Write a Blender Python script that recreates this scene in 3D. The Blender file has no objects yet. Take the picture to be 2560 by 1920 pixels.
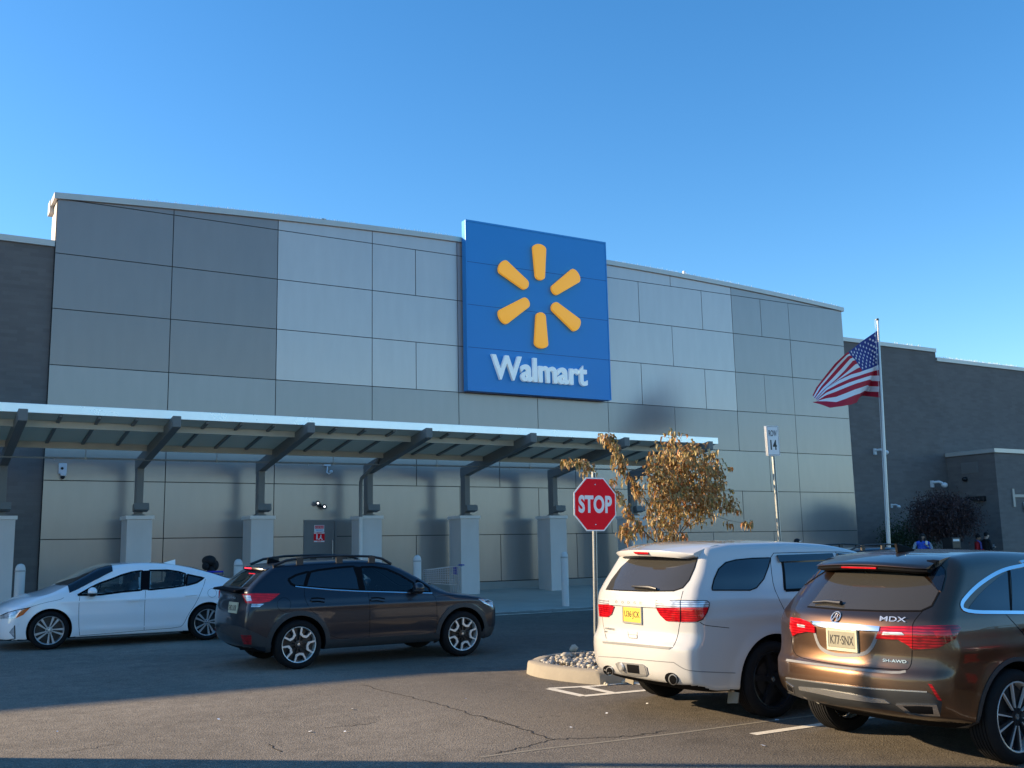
import bpy, bmesh, math, random
import numpy as np
from mathutils import Vector, Matrix
from mathutils.geometry import delaunay_2d_cdt

random.seed(7)
SC = bpy.context.scene
COL = SC.collection

# ------------------------------------------------------------------ camera
F_PX, PITCH, ROLL, YAW, CZ = 2576.0, math.radians(9.25), math.radians(-1.21), math.radians(30.85), 1.89
fw = np.array([math.sin(YAW), math.cos(YAW), 0.0]); rt = np.array([math.cos(YAW), -math.sin(YAW), 0.0]); upv = np.array([0, 0, 1.0])
CF = fw * math.cos(PITCH) + upv * math.sin(PITCH)
CU0 = -fw * math.sin(PITCH) + upv * math.cos(PITCH)
CR = rt * math.cos(ROLL) + CU0 * math.sin(ROLL)
CU = -rt * math.sin(ROLL) + CU0 * math.cos(ROLL)
CO = np.array([0, 0, CZ])
cam_d = bpy.data.cameras.new('camera'); cam = bpy.data.objects.new('camera', cam_d); COL.objects.link(cam)
cam_d.sensor_width = 36.0; cam_d.lens = 36.0 * F_PX / 2560.0; cam_d.clip_end = 3000; cam_d.clip_start = 0.05
cam.matrix_world = Matrix(((CR[0], CU[0], -CF[0], 0), (CR[1], CU[1], -CF[1], 0), (CR[2], CU[2], -CF[2], CZ), (0, 0, 0, 1)))
SC.camera = cam
SC.render.resolution_x, SC.render.resolution_y = 1024, 768

# ------------------------------------------------------------------ light
SUN_EL = math.radians(20.5); SUN_DIR = Vector((-2.15, 1.55, 0)).normalized() * math.cos(SUN_EL) + Vector((0, 0, math.sin(SUN_EL)))
world = bpy.data.worlds.new("World"); SC.world = world; world.use_nodes = True
nt = world.node_tree; nt.nodes.clear()
wo = nt.nodes.new('ShaderNodeOutputWorld'); bg = nt.nodes.new('ShaderNodeBackground'); sky = nt.nodes.new('ShaderNodeTexSky')
sky.sky_type = 'NISHITA'; sky.sun_disc = False; sky.sun_elevation = SUN_EL
sky.sun_rotation = math.atan2(SUN_DIR.x, SUN_DIR.y)
sky.air_density = 1.0; sky.dust_density = 0.3; sky.ozone_density = 3.0; sky.altitude = 0
hs = nt.nodes.new('ShaderNodeHueSaturation'); hs.inputs['Saturation'].default_value = 1.27
nt.links.new(sky.outputs[0], hs.inputs['Color']); nt.links.new(hs.outputs[0], bg.inputs[0]); bg.inputs[1].default_value = 0.118
nt.links.new(bg.outputs[0], wo.inputs[0])
sd = bpy.data.lights.new('sun', 'SUN'); sd.energy = 4.4; sd.angle = math.radians(0.53); sd.color = (1.0, 0.77, 0.49)
sun = bpy.data.objects.new('sun', sd); COL.objects.link(sun); sun.rotation_euler = SUN_DIR.to_track_quat('Z', 'Y').to_euler()
SC.view_settings.view_transform = 'Standard'; SC.view_settings.look = 'None'
SC.view_settings.exposure = 1.15; SC.view_settings.gamma = 1.0

# ------------------------------------------------------------------ pixel -> point helpers (photo is 2560 x 1920)
def ray(x, y): return CF + (x - 1280) / F_PX * CR - (y - 960) / F_PX * CU
def atY(x, y, Y): d = ray(x, y); return CO + d * (Y / d[1])
def atX(x, y, X): d = ray(x, y); return CO + d * (X / d[0])
def G(x, y, h=0.0): d = ray(x, y); t = (CZ - h) / (0.02 * d[1] - d[2]); return CO + d * t
WY = 28.718
def wl(x, y): return atY(x, y, WY)
def gz(Y): return 0.02 * max(-20.0, min(Y, 22.3))
def swz(Y): return 0.446 + (Y - 22.3) * 0.0463
def crop(o, s): return lambda x, y: (o[0] + x / s, o[1] + y / s)

# ------------------------------------------------------------------ materials
MATS = {}
def new_mat(name):
    m = bpy.data.materials.new(name); m.use_nodes = True; n = m.node_tree
    b = n.nodes['Principled BSDF']; MATS[name] = m
    return m, n, b
def lin(c): return tuple(c) + (1.0,)
def plain(name, col, rough=0.5, metal=0.0, spec=0.5, coat=0.0, var=0.0, scale=8.0, bump=0.0, bscale=60.0, emit=None, coatr=0.03):
    m, n, b = new_mat(name)
    b.inputs['Base Color'].default_value = lin(col); b.inputs['Roughness'].default_value = rough
    b.inputs['Metallic'].default_value = metal; b.inputs['Specular IOR Level'].default_value = spec
    if coat: b.inputs['Coat Weight'].default_value = coat; b.inputs['Coat Roughness'].default_value = coatr
    tc = n.nodes.new('ShaderNodeTexCoord')
    if var:
        nz = n.nodes.new('ShaderNodeTexNoise'); nz.inputs['Scale'].default_value = scale; nz.inputs['Detail'].default_value = 6
        n.links.new(tc.outputs['Object'], nz.inputs['Vector'])
        mx = n.nodes.new('ShaderNodeMixRGB'); mx.blend_type = 'MIX'
        mx.inputs[1].default_value = lin([c * (1 - var) for c in col]); mx.inputs[2].default_value = lin([min(1, c * (1 + var)) for c in col])
        n.links.new(nz.outputs[0], mx.inputs[0]); n.links.new(mx.outputs[0], b.inputs['Base Color'])
        mr = n.nodes.new('ShaderNodeMapRange'); mr.inputs[3].default_value = max(0.02, rough * 0.85); mr.inputs[4].default_value = min(1, rough * 1.2)
        n.links.new(nz.outputs[0], mr.inputs[0]); n.links.new(mr.outputs[0], b.inputs['Roughness'])
    if bump:
        nb = n.nodes.new('ShaderNodeTexNoise'); nb.inputs['Scale'].default_value = bscale; nb.inputs['Detail'].default_value = 4
        n.links.new(tc.outputs['Object'], nb.inputs['Vector'])
        bp = n.nodes.new('ShaderNodeBump'); bp.inputs['Strength'].default_value = bump; bp.inputs['Distance'].default_value = 0.01
        n.links.new(nb.outputs[0], bp.inputs['Height']); n.links.new(bp.outputs[0], b.inputs['Normal'])
    if emit: b.inputs['Emission Color'].default_value = lin(emit[0]); b.inputs['Emission Strength'].default_value = emit[1]
    return m

def asphalt_mat():
    m, n, b = new_mat('asphalt'); L = n.links; N = n.nodes.new
    tc = N('ShaderNodeTexCoord')
    def noise(sc, det=4, rough=0.6, dist=0.0):
        x = N('ShaderNodeTexNoise'); x.inputs['Scale'].default_value = sc; x.inputs['Detail'].default_value = det
        x.inputs['Roughness'].default_value = rough; x.inputs['Distortion'].default_value = dist
        L.new(tc.outputs['Object'], x.inputs['Vector']); return x
    big, mid, fine = noise(0.22, 5, 0.6, 0.6), noise(4.5, 8, 0.78, 0.3), noise(55, 3, 0.8)
    vor = N('ShaderNodeTexVoronoi'); vor.inputs['Scale'].default_value = 62; L.new(tc.outputs['Object'], vor.inputs['Vector'])
    r1 = N('ShaderNodeValToRGB'); r1.color_ramp.elements[0].position = .36; r1.color_ramp.elements[1].position = .66
    r1.color_ramp.elements[0].color = (.172, .152, .126, 1); r1.color_ramp.elements[1].color = (.25, .222, .184, 1)
    L.new(big.outputs[0], r1.inputs[0])
    r2 = N('ShaderNodeValToRGB'); r2.color_ramp.elements[0].position = .3; r2.color_ramp.elements[1].position = .75
    r2.color_ramp.elements[0].color = (.70, .69, .68, 1); r2.color_ramp.elements[1].color = (1.28, 1.27, 1.25, 1)
    L.new(mid.outputs[0], r2.inputs[0])
    m1 = N('ShaderNodeMixRGB'); m1.blend_type = 'MULTIPLY'; m1.inputs[0].default_value = 1
    L.new(r1.outputs[0], m1.inputs[1]); L.new(r2.outputs[0], m1.inputs[2])
    r3 = N('ShaderNodeValToRGB'); r3.color_ramp.elements[0].position = .3; r3.color_ramp.elements[1].position = .72
    r3.color_ramp.elements[0].color = (.50, .49, .48, 1); r3.color_ramp.elements[1].color = (1.6, 1.57, 1.52, 1)
    L.new(fine.outputs[0], r3.inputs[0])
    m2 = N('ShaderNodeMixRGB'); m2.blend_type = 'MULTIPLY'; m2.inputs[0].default_value = .85
    L.new(m1.outputs[0], m2.inputs[1]); L.new(r3.outputs[0], m2.inputs[2])
    # pale aggregate
    wn = N('ShaderNodeMath'); wn.operation = 'GREATER_THAN'; wn.inputs[1].default_value = .86
    sep = N('ShaderNodeSeparateColor'); L.new(vor.outputs['Color'], sep.inputs[0]); L.new(sep.outputs[0], wn.inputs[0])
    m3 = N('ShaderNodeMixRGB'); m3.inputs[2].default_value = (.42, .38, .31, 1)
    ms = N('ShaderNodeMath'); ms.operation = 'MULTIPLY'; ms.inputs[1].default_value = .25; L.new(wn.outputs[0], ms.inputs[0])
    L.new(ms.outputs[0], m3.inputs[0]); L.new(m2.outputs[0], m3.inputs[1])
    # newer, darker surfacing in the parking bays
    sxp = N('ShaderNodeSeparateXYZ'); L.new(tc.outputs['Object'], sxp.inputs[0])
    na = N('ShaderNodeMath'); na.operation = 'MULTIPLY_ADD'; na.inputs[1].default_value = 3.0; L.new(mid.outputs[0], na.inputs[0]); L.new(sxp.outputs[0], na.inputs[2])
    mrp = N('ShaderNodeMapRange'); mrp.inputs[1].default_value = 6.2; mrp.inputs[2].default_value = 8.0; L.new(na.outputs[0], mrp.inputs[0])
    m3b = N('ShaderNodeMixRGB'); m3b.blend_type = 'MULTIPLY'; m3b.inputs[2].default_value = (.60, .59, .58, 1); L.new(mrp.outputs[0], m3b.inputs[0]); L.new(m3.outputs[0], m3b.inputs[1]); m3 = m3b
    # oil / wear stains
    st = noise(0.75, 5, 0.55, 1.0); rs = N('ShaderNodeValToRGB'); rs.color_ramp.elements[0].position = .60; rs.color_ramp.elements[1].position = .80
    L.new(st.outputs[0], rs.inputs[0])
    m4 = N('ShaderNodeMixRGB'); m4.blend_type = 'MULTIPLY'; m4.inputs[2].default_value = (.66, .65, .64, 1)
    L.new(rs.outputs[0], m4.inputs[0]); L.new(m3.outputs[0], m4.inputs[1])
    # hairline cracks
    nz = noise(1.4, 4, .6); mp = N('ShaderNodeMixRGB'); mp.inputs[0].default_value = .16
    L.new(tc.outputs['Object'], mp.inputs[1]); L.new(nz.outputs['Color'], mp.inputs[2])
    vc = N('ShaderNodeTexVoronoi'); vc.feature = 'DISTANCE_TO_EDGE'; vc.inputs['Scale'].default_value = .42; L.new(mp.outputs[0], vc.inputs['Vector'])
    lt = N('ShaderNodeMath'); lt.operation = 'LESS_THAN'; lt.inputs[1].default_value = .0012; L.new(vc.outputs['Distance'], lt.inputs[0])
    gt = N('ShaderNodeMath'); gt.operation = 'GREATER_THAN'; gt.inputs[1].default_value = .58; L.new(mid.outputs[0], gt.inputs[0])
    an = N('ShaderNodeMath'); an.operation = 'MULTIPLY'; L.new(lt.outputs[0], an.inputs[0]); L.new(gt.outputs[0], an.inputs[1])
    m5 = N('ShaderNodeMixRGB'); m5.inputs[2].default_value = (.018, .016, .014, 1); L.new(an.outputs[0], m5.inputs[0]); L.new(m4.outputs[0], m5.inputs[1])
    L.new(m5.outputs[0], b.inputs['Base Color'])
    b.inputs['Roughness'].default_value = .88; b.inputs['Specular IOR Level'].default_value = .3
    ad = N('ShaderNodeMath'); ad.operation = 'ADD'; L.new(fine.outputs[0], ad.inputs[0]); L.new(vor.outputs['Distance'], ad.inputs[1])
    bp = N('ShaderNodeBump'); bp.inputs['Strength'].default_value = .55; bp.inputs['Distance'].default_value = .008
    L.new(ad.outputs[0], bp.inputs['Height']); L.new(bp.outputs[0], b.inputs['Normal'])
    return m

def brick_mat():
    m, n, b = new_mat('dark_brick'); L = n.links; N = n.nodes.new
    tc = N('ShaderNodeTexCoord'); mp = N('ShaderNodeMapping'); mp.inputs['Rotation'].default_value = (math.radians(90), 0, 0)
    L.new(tc.outputs['Object'], mp.inputs[0])
    sx = N('ShaderNodeSeparateXYZ'); L.new(tc.outputs['Object'], sx.inputs[0])
    ad = N('ShaderNodeMath'); ad.operation = 'ADD'; L.new(sx.outputs[0], ad.inputs[0]); L.new(sx.outputs[1], ad.inputs[1])
    cx = N('ShaderNodeCombineXYZ'); L.new(ad.outputs[0], cx.inputs[0]); L.new(sx.outputs[2], cx.inputs[1])
    bt = N('ShaderNodeTexBrick'); bt.inputs['Scale'].default_value = 1.0
    bt.inputs['Brick Width'].default_value = .40; bt.inputs['Row Height'].default_value = .1; bt.inputs['Mortar Size'].default_value = .004
    bt.inputs['Color1'].default_value = (.14, .120, .112, 1); bt.inputs['Color2'].default_value = (.165, .143, .134, 1); bt.inputs['Mortar'].default_value = (.145, .128, .12, 1)
    L.new(cx.outputs[0], bt.inputs['Vector'])
    nz = N('ShaderNodeTexNoise'); nz.inputs['Scale'].default_value = 1.2; nz.inputs['Detail'].default_value = 5; L.new(tc.outputs['Object'], nz.inputs['Vector'])
    rr = N('ShaderNodeValToRGB'); rr.color_ramp.elements[0].color = (.75, .75, .75, 1); rr.color_ramp.elements[1].color = (1.25, 1.25, 1.25, 1)
    L.new(nz.outputs[0], rr.inputs[0])
    mx = N('ShaderNodeMixRGB'); mx.blend_type = 'MULTIPLY'; mx.inputs[0].default_value = .8; L.new(bt.outputs[0], mx.inputs[1]); L.new(rr.outputs[0], mx.inputs[2])
    L.new(mx.outputs[0], b.inputs['Base Color']); b.inputs['Roughness'].default_value = .75
    bp = N('ShaderNodeBump'); bp.inputs['Strength'].default_value = .3; bp.inputs['Distance'].default_value = .01
    L.new(bt.outputs['Fac'], bp.inputs['Height']); bp.invert = True; L.new(bp.outputs[0], b.inputs['Normal'])
    return m

asphalt_mat(); brick_mat()
plain('panel_dark', (.30, .235, .205), .22, metal=.25, spec=.8, var=.05, scale=.5, bump=.05, bscale=1.2)
plain('panel_mid', (.37, .315, .285), .22, metal=.25, spec=.8, var=.05, scale=.5, bump=.05, bscale=1.2)
plain('panel_light', (.60, .50, .45), .22, metal=.25, spec=.8, var=.05, scale=.5, bump=.05, bscale=1.2)
plain('panel_right', (.385, .32, .285), .22, metal=.25, spec=.8, var=.05, scale=.5, bump=.05, bscale=1.2)
plain('panel_low', (.355, .32, .295), .22, metal=.30, spec=.8, var=.05, scale=.5, bump=.04, bscale=1.0)
plain('joint', (.015, .017, .02), .8)
plain('coping_metal', (.56, .53, .49), .38, metal=.3, var=.08, scale=2)
plain('base_trim', (.34, .32, .29), .7, var=.15, scale=3)
plain('sidewalk_concrete', (.42, .40, .34), .85, var=.22, scale=1.3, bump=.2, bscale=40)
plain('curb_concrete', (.30, .26, .20), .85, var=.25, scale=5, bump=.35, bscale=45)
plain('sign_blue', (.014, .27, .68), .35, var=.04, scale=.8, spec=.5)
plain('sign_blue_joint', (.005, .05, .25), .5)
plain('sign_yellow', (1.0, .45, .03), .4, emit=((1, .42, .03), .2))  # slight emission added to brighten the dull petals
plain('sign_white', (.92, .95, .94), .4, emit=((.75, .95, 1), .08))  # slight emission added to brighten the white lettering
plain('fascia_white', (.93, .93, .92), .28, metal=.6, var=.05, scale=1.5)
plain('beam_grey', (.15, .15, .145), .42, var=.08, scale=2)
plain('purlin_tan', (.55, .50, .41), .6, var=.12, scale=3)
plain('deck_panel', (.66, .60, .52), .5, var=.18, scale=1.2)
plain('pier_paint', (.62, .57, .54), .55, var=.07, scale=2.5, bump=.1, bscale=30)
plain('pier_cap', (.75, .70, .66), .6, var=.1, scale=4)
plain('pipe_grey', (.32, .32, .31), .45, metal=.3)
plain('white_plastic', (.72, .74, .76), .4)
plain('black_plastic', (.012, .012, .014), .45)
plain('door_grey', (.19, .18, .175), .45, var=.06)
plain('galvanised', (.42, .43, .42), .35, metal=.75, var=.2, scale=30)
plain('hole_dark', (.02, .02, .02), .8)
plain('stop_red', (.92, .004, .018), .5, spec=.15, var=.08, scale=2.5)
plain('sign_paint_white', (.82, .83, .84), .4)
plain('sign_ink', (.01, .01, .012), .5)
plain('line_paint', (.72, .66, .54), .75, var=.3, scale=25)
plain('crack_fill', (.016, .015, .014), .8)
plain('seam_pale', (.24, .21, .16), .9, var=.3, scale=12)
plain('bollard_paint', (.40, .39, .37), .5, var=.06)
plain('bollard_pale', (.60, .58, .55), .5, var=.06)
plain('chrome', (.75, .75, .76), .12, metal=1.0)
plain('satin_silver', (.62, .62, .61), .26, metal=.85)
plain('machined', (.80, .79, .76), .32, metal=.45)
plain('rim_dark', (.014, .014, .016), .3, spec=.6)
plain('rim_grey', (.50, .51, .52), .32, metal=.5)
plain('tyre_rubber', (.009, .009, .010), .82, spec=.25, var=.2, scale=20)
plain('under_black', (.006, .006, .007), .85, spec=.1)
plain('cladding', (.028, .029, .031), .55, bump=.15, bscale=400)
plain('gap_dark', (.004, .004, .005), .7, spec=.1)
plain('paint_white', (.90, .90, .90), .28, coat=1.0, var=.03, scale=1.2)
plain('paint_pearl', (.55, .54, .52), .28, coat=1.0, var=.03, scale=1.2)
plain('paint_graphite', (.009, .013, .022), .34, metal=.2, coat=.5)
plain('paint_bronze', (.14, .083, .051), .36, metal=1.0, coat=.8, var=.05, scale=1.5)
plain('glass_dark', (.006, .008, .012), .03, spec=.7, coat=.3)
plain('glass_smoke', (.040, .038, .034), .06, spec=.6)
plain('lamp_red', (.50, .004, .008), .10, coat=1.0, emit=((.6, .0, .01), .05))
plain('lamp_red_dark', (.16, .004, .008), .10, coat=1.0)
plain('lamp_red_lit', (.75, .01, .02), .2, coat=.5, emit=((1, .03, .05), 1.6))
plain('lamp_clear', (.62, .63, .65), .12, metal=.4, coat=1.0)
plain('lamp_amber', (.55, .10, .012), .15, coat=1.0)
plain('plate_yellow', (.72, .50, .06), .45, var=.05)
plain('plate_cream', (.55, .52, .36), .45, var=.15, scale=18)
plain('plate_worn', (.26, .24, .17), .5, var=.15, scale=18)
plain('plate_frame', (.45, .44, .42), .3, metal=.5)
plain('grey_trim', (.20, .20, .20), .6, var=.2, scale=40)
plain('dark_grey_trim', (.032, .034, .036), .4, spec=.5)
plain('seat_fabric', (.10, .10, .105), .8)
plain('seat_pale', (.42, .43, .44), .7)
plain('skin', (.38, .22, .15), .6)
plain('skin_pale', (.55, .36, .27), .6)
plain('hair_black', (.01, .009, .01), .6)
plain('cloth_blue', (.03, .10, .55), .8, var=.1)
plain('cloth_grey', (.28, .33, .38), .85, var=.1)
plain('cloth_red', (.45, .012, .02), .8, var=.1)
plain('cloth_purple', (.13, .12, .42), .8, var=.1)
plain('cloth_black', (.010, .011, .014), .85, var=.2)
plain('cart_wire', (.34, .35, .37), .35, metal=.7)
plain('cart_blue', (.025, .025, .42), .45)
plain('bark', (.15, .12, .09), .85, var=.3, scale=20, bump=.4, bscale=60)
plain('flag_red', (.52, .012, .04), .8)
plain('flag_white', (.86, .86, .88), .8)
plain('flag_blue', (.03, .05, .26), .8)
plain('aluminium', (.50, .51, .52), .35, metal=.6)
plain('lit_lens', (.8, .8, .8), .3, emit=((1, 1, 1), 1.2))
plain('spike_steel', (.75, .75, .72), .35, metal=.3)

def lamp_mat(name, a, c, coat=.6):
    m = MATS[name]; n = m.node_tree; b = n.nodes['Principled BSDF']; L = n.links
    tc = n.nodes.new('ShaderNodeTexCoord'); w = n.nodes.new('ShaderNodeTexWave'); w.bands_direction = 'Z'; w.inputs['Scale'].default_value = 14; w.inputs['Distortion'].default_value = 1.5; w.inputs['Detail'].default_value = 1
    v = n.nodes.new('ShaderNodeTexVoronoi'); v.inputs['Scale'].default_value = 16; L.new(tc.outputs['Object'], w.inputs['Vector']); L.new(tc.outputs['Object'], v.inputs['Vector'])
    mu = n.nodes.new('ShaderNodeMath'); mu.operation = 'MULTIPLY'; L.new(w.outputs['Fac'], mu.inputs[0]); L.new(v.outputs['Distance'], mu.inputs[1])
    r = n.nodes.new('ShaderNodeValToRGB'); r.color_ramp.elements[0].color = lin(a); r.color_ramp.elements[1].color = lin(c); r.color_ramp.elements[1].position = .55
    L.new(mu.outputs[0], r.inputs[0]); L.new(r.outputs[0], b.inputs['Base Color']); b.inputs['Coat Weight'].default_value = coat
lamp_mat('lamp_red', (.20, .002, .004), (.55, .008, .012), .4); lamp_mat('lamp_red_dark', (.09, .002, .004), (.34, .006, .012)); lamp_mat('lamp_clear', (.30, .31, .33), (.85, .86, .88))

def leaf_mat(name, stops, trans=.25):
    m, n, b = new_mat(name); L = n.links
    g = n.nodes.new('ShaderNodeNewGeometry'); r = n.nodes.new('ShaderNodeValToRGB')
    e = r.color_ramp.elements; e[0].color = lin(stops[0]); e[1].color = lin(stops[-1])
    for i, s in enumerate(stops[1:-1]):
        x = e.new((i + 1) / (len(stops) - 1)); x.color = lin(s)
    L.new(g.outputs['Random Per Island'], r.inputs[0]); L.new(r.outputs[0], b.inputs['Base Color'])
    b.inputs['Roughness'].default_value = .55
    tr = n.nodes.new('ShaderNodeBsdfTranslucent'); mx = n.nodes.new('ShaderNodeMixShader'); mx.inputs[0].default_value = trans
    L.new(r.outputs[0], tr.inputs[0]); L.new(b.outputs[0], mx.inputs[1]); L.new(tr.outputs[0], mx.inputs[2])
    L.new(mx.outputs[0], n.nodes['Material Output'].inputs[0]); return m
leaf_mat('leaf_autumn', [(.26, .14, .05), (.46, .24, .08), (.20, .17, .05), (.60, .42, .18), (.14, .12, .03), (.50, .18, .06), (.34, .28, .08), (.66, .50, .26), (.36, .20, .10)])
leaf_mat('leaf_plum', [(.05, .03, .032), (.10, .05, .05), (.07, .042, .04), (.14, .075, .065), (.045, .035, .035)])
leaf_mat('leaf_green', [(.015, .035, .012), (.035, .07, .022), (.02, .045, .018)])
leaf_mat('leaf_mixed', [(.10, .085, .05), (.28, .20, .11), (.16, .14, .08), (.36, .26, .14)])
leaf_mat('stone', [(.22, .20, .17), (.42, .38, .31), (.30, .28, .26), (.50, .44, .33), (.16, .15, .15), (.36, .30, .20)], 0.0)

def glass_mat():
    m, n, b = new_mat('glass_clear')
    b.inputs['Base Color'].default_value = (.02, .03, .035, 1); b.inputs['Roughness'].default_value = .02
    b.inputs['Specular IOR Level'].default_value = .7
    tr = n.nodes.new('ShaderNodeBsdfTransparent'); tr.inputs[0].default_value = (.62, .70, .70, 1)
    gl = n.nodes.new('ShaderNodeBsdfGlossy'); gl.inputs['Roughness'].default_value = .02; gl.inputs[0].default_value = (1, 1, 1, 1)
    fr = n.nodes.new('ShaderNodeFresnel'); fr.inputs[0].default_value = 1.55
    mx = n.nodes.new('ShaderNodeMixShader'); n.links.new(fr.outputs[0], mx.inputs[0]); n.links.new(tr.outputs[0], mx.inputs[1]); n.links.new(gl.outputs[0], mx.inputs[2])
    n.links.new(mx.outputs[0], n.nodes['Material Output'].inputs[0])
glass_mat()
# translucent roofing sheet
m_ = MATS['deck_panel']; n_ = m_.node_tree; tr_ = n_.nodes.new('ShaderNodeBsdfTranslucent'); tr_.inputs[0].default_value = (.80, .68, .52, 1); mx__ = n_.nodes.new('ShaderNodeMixShader'); mx__.inputs[0].default_value = .5
n_.links.new(n_.nodes['Principled BSDF'].outputs[0], mx__.inputs[1]); n_.links.new(tr_.outputs[0], mx__.inputs[2]); n_.links.new(mx__.outputs[0], n_.nodes['Material Output'].inputs[0])
# faint rain streaks on the cladding and piers
for nm_ in ('panel_dark', 'panel_mid', 'panel_light', 'panel_right', 'panel_low', 'pier_paint', 'coping_metal', 'fascia_white'):
    n_ = MATS[nm_].node_tree; b_ = n_.nodes['Principled BSDF']; src = b_.inputs['Base Color'].links[0].from_socket
    tc_ = n_.nodes.new('ShaderNodeTexCoord'); mp_ = n_.nodes.new('ShaderNodeMapping'); mp_.inputs['Scale'].default_value = (2.2, 2.2, .5); nz_ = n_.nodes.new('ShaderNodeTexNoise'); nz_.inputs['Scale'].default_value = 1.6; nz_.inputs['Detail'].default_value = 7
    n_.links.new(tc_.outputs['Object'], mp_.inputs[0]); n_.links.new(mp_.outputs[0], nz_.inputs['Vector']); rp_ = n_.nodes.new('ShaderNodeValToRGB'); rp_.color_ramp.elements[0].position = .35; rp_.color_ramp.elements[1].position = .7
    rp_.color_ramp.elements[0].color = (.965, .965, .96, 1); rp_.color_ramp.elements[1].color = (1.012, 1.012, 1.012, 1); mu_ = n_.nodes.new('ShaderNodeMixRGB'); mu_.blend_type = 'MULTIPLY'; mu_.inputs[0].default_value = 1
    n_.links.new(nz_.outputs[0], rp_.inputs[0]); n_.links.new(src, mu_.inputs[1]); n_.links.new(rp_.outputs[0], mu_.inputs[2]); n_.links.new(mu_.outputs[0], b_.inputs['Base Color'])

# ------------------------------------------------------------------ object helpers
def link(o, parent=None):
    COL.objects.link(o)
    if parent is not None: o.parent = parent
    return o
def tag(o, label=None, cat=None, group=None, kind=None):
    if label: o['label'] = label
    if cat: o['category'] = cat
    if group: o['group'] = group
    if kind: o['kind'] = kind
    return o
def empty(name, loc=(0, 0, 0), rot=(0, 0, 0), parent=None, label=None, cat=None, group=None):
    o = bpy.data.objects.new(name, None); o.location = loc; o.rotation_euler = rot; o.empty_display_size = .2
    link(o, parent); return tag(o, label, cat, group)

class MB:
    def __init__(s, *mats): s.v = []; s.f = []; s.m = []; s.mats = list(mats); s.cur = 0
    def mat(s, name):
        if name not in s.mats: s.mats.append(name)
        s.cur = s.mats.index(name); return s
    def add(s, vs, fs):
        o = len(s.v); s.v += [tuple(float(c) for c in v) for v in vs]
        for f in fs: s.f.append(tuple(i + o for i in f)); s.m.append(s.cur)
        return s
    def box(s, a, b, M=None):
        x0, y0, z0 = a; x1, y1, z1 = b
        vs = [(x0, y0, z0), (x1, y0, z0), (x1, y1, z0), (x0, y1, z0), (x0, y0, z1), (x1, y0, z1), (x1, y1, z1), (x0, y1, z1)]
        if M is not None: vs = [M @ Vector(v) for v in vs]
        return s.add(vs, [(0, 3, 2, 1), (4, 5, 6, 7), (0, 1, 5, 4), (1, 2, 6, 5), (2, 3, 7, 6), (3, 0, 4, 7)])
    def prism(s, poly, off):   # poly: list of 3D points, off: extrusion vector
        n = len(poly); P = [Vector(p) for p in poly]; O = Vector(off)
        vs = P + [p + O for p in P]
        fs = [tuple(range(n))[::-1], tuple(range(n, 2 * n))] + [(i, (i + 1) % n, n + (i + 1) % n, n + i) for i in range(n)]
        return s.add(vs, fs)
    def tube(s, path, r, seg=8, cap=True):
        P = [Vector(p) for p in path]; R = r if isinstance(r, (list, tuple)) else [r] * len(P)
        vs = []; fs = []; ref = None
        for i, p in enumerate(P):
            t = (P[min(i + 1, len(P) - 1)] - P[max(i - 1, 0)]).normalized()
            if ref is None: ref = t.orthogonal().normalized()
            ref = (ref - t * ref.dot(t)).normalized(); bn = t.cross(ref)
            for k in range(seg):
                a = 2 * math.pi * k / seg; vs.append(p + (ref * math.cos(a) + bn * math.sin(a)) * R[i])
        for i in range(len(P) - 1):
            for k in range(seg): fs.append((i * seg + k, i * seg + (k + 1) % seg, (i + 1) * seg + (k + 1) % seg, (i + 1) * seg + k))
        if cap: fs.append(tuple(range(seg))[::-1]); fs.append(tuple((len(P) - 1) * seg + k for k in range(seg)))
        return s.add(vs, fs)
    def lathe(s, prof, seg=32, M=None, closed=False):   # prof: (r, h) around local axis Z
        vs = []; n = len(prof)
        for k in range(seg):
            a = 2 * math.pi * k / seg
            for r, h in prof: vs.append(Vector((r * math.cos(a), r * math.sin(a), h)))
        if M is not None: vs = [M @ v for v in vs]
        fs = []
        for k in range(seg):
            for i in range(n - 1 if not closed else n):
                j = (i + 1) % n; k2 = (k + 1) % seg
                fs.append((k * n + i, k2 * n + i, k2 * n + j, k * n + j))
        return s.add(vs, fs)
    def ell(s, c, r, seg=14, rings=9):
        vs = []; fs = []
        for i in range(rings + 1):
            t = math.pi * i / rings
            for k in range(seg):
                a = 2 * math.pi * k / seg
                vs.append((c[0] + r[0] * math.sin(t) * math.cos(a), c[1] + r[1] * math.sin(t) * math.sin(a), c[2] + r[2] * math.cos(t)))
        for i in range(rings):
            for k in range(seg): fs.append((i * seg + k, (i + 1) * seg + k, (i + 1) * seg + (k + 1) % seg, i * seg + (k + 1) % seg))
        return s.add(vs, fs)
    def build(s, name, parent=None, smooth=False, angle=None, bevel=0.0, weld=False):
        me = bpy.data.meshes.new(name); me.from_pydata(s.v, [], s.f)
        for m in (s.mats or ['white_plastic']): me.materials.append(MATS[m])
        me.polygons.foreach_set('material_index', s.m)
        bm = bmesh.new(); bm.from_mesh(me)
        if weld: bmesh.ops.remove_doubles(bm, verts=bm.verts, dist=1e-5)
        bmesh.ops.recalc_face_normals(bm, faces=bm.faces)
        if bevel:
            es = [e for e in bm.edges if e.is_manifold and e.calc_face_angle(0) > .5]
            bmesh.ops.bevel(bm, geom=es, offset=bevel, segments=2, affect='EDGES', profile=.6, clamp_overlap=True)
        bm.to_mesh(me); bm.free()
        if smooth or angle:
            me.polygons.foreach_set('use_smooth', [True] * len(me.polygons))
            me.set_sharp_from_angle(angle=angle or math.radians(40))
        o = bpy.data.objects.new(name, me); return link(o, parent)

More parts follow.
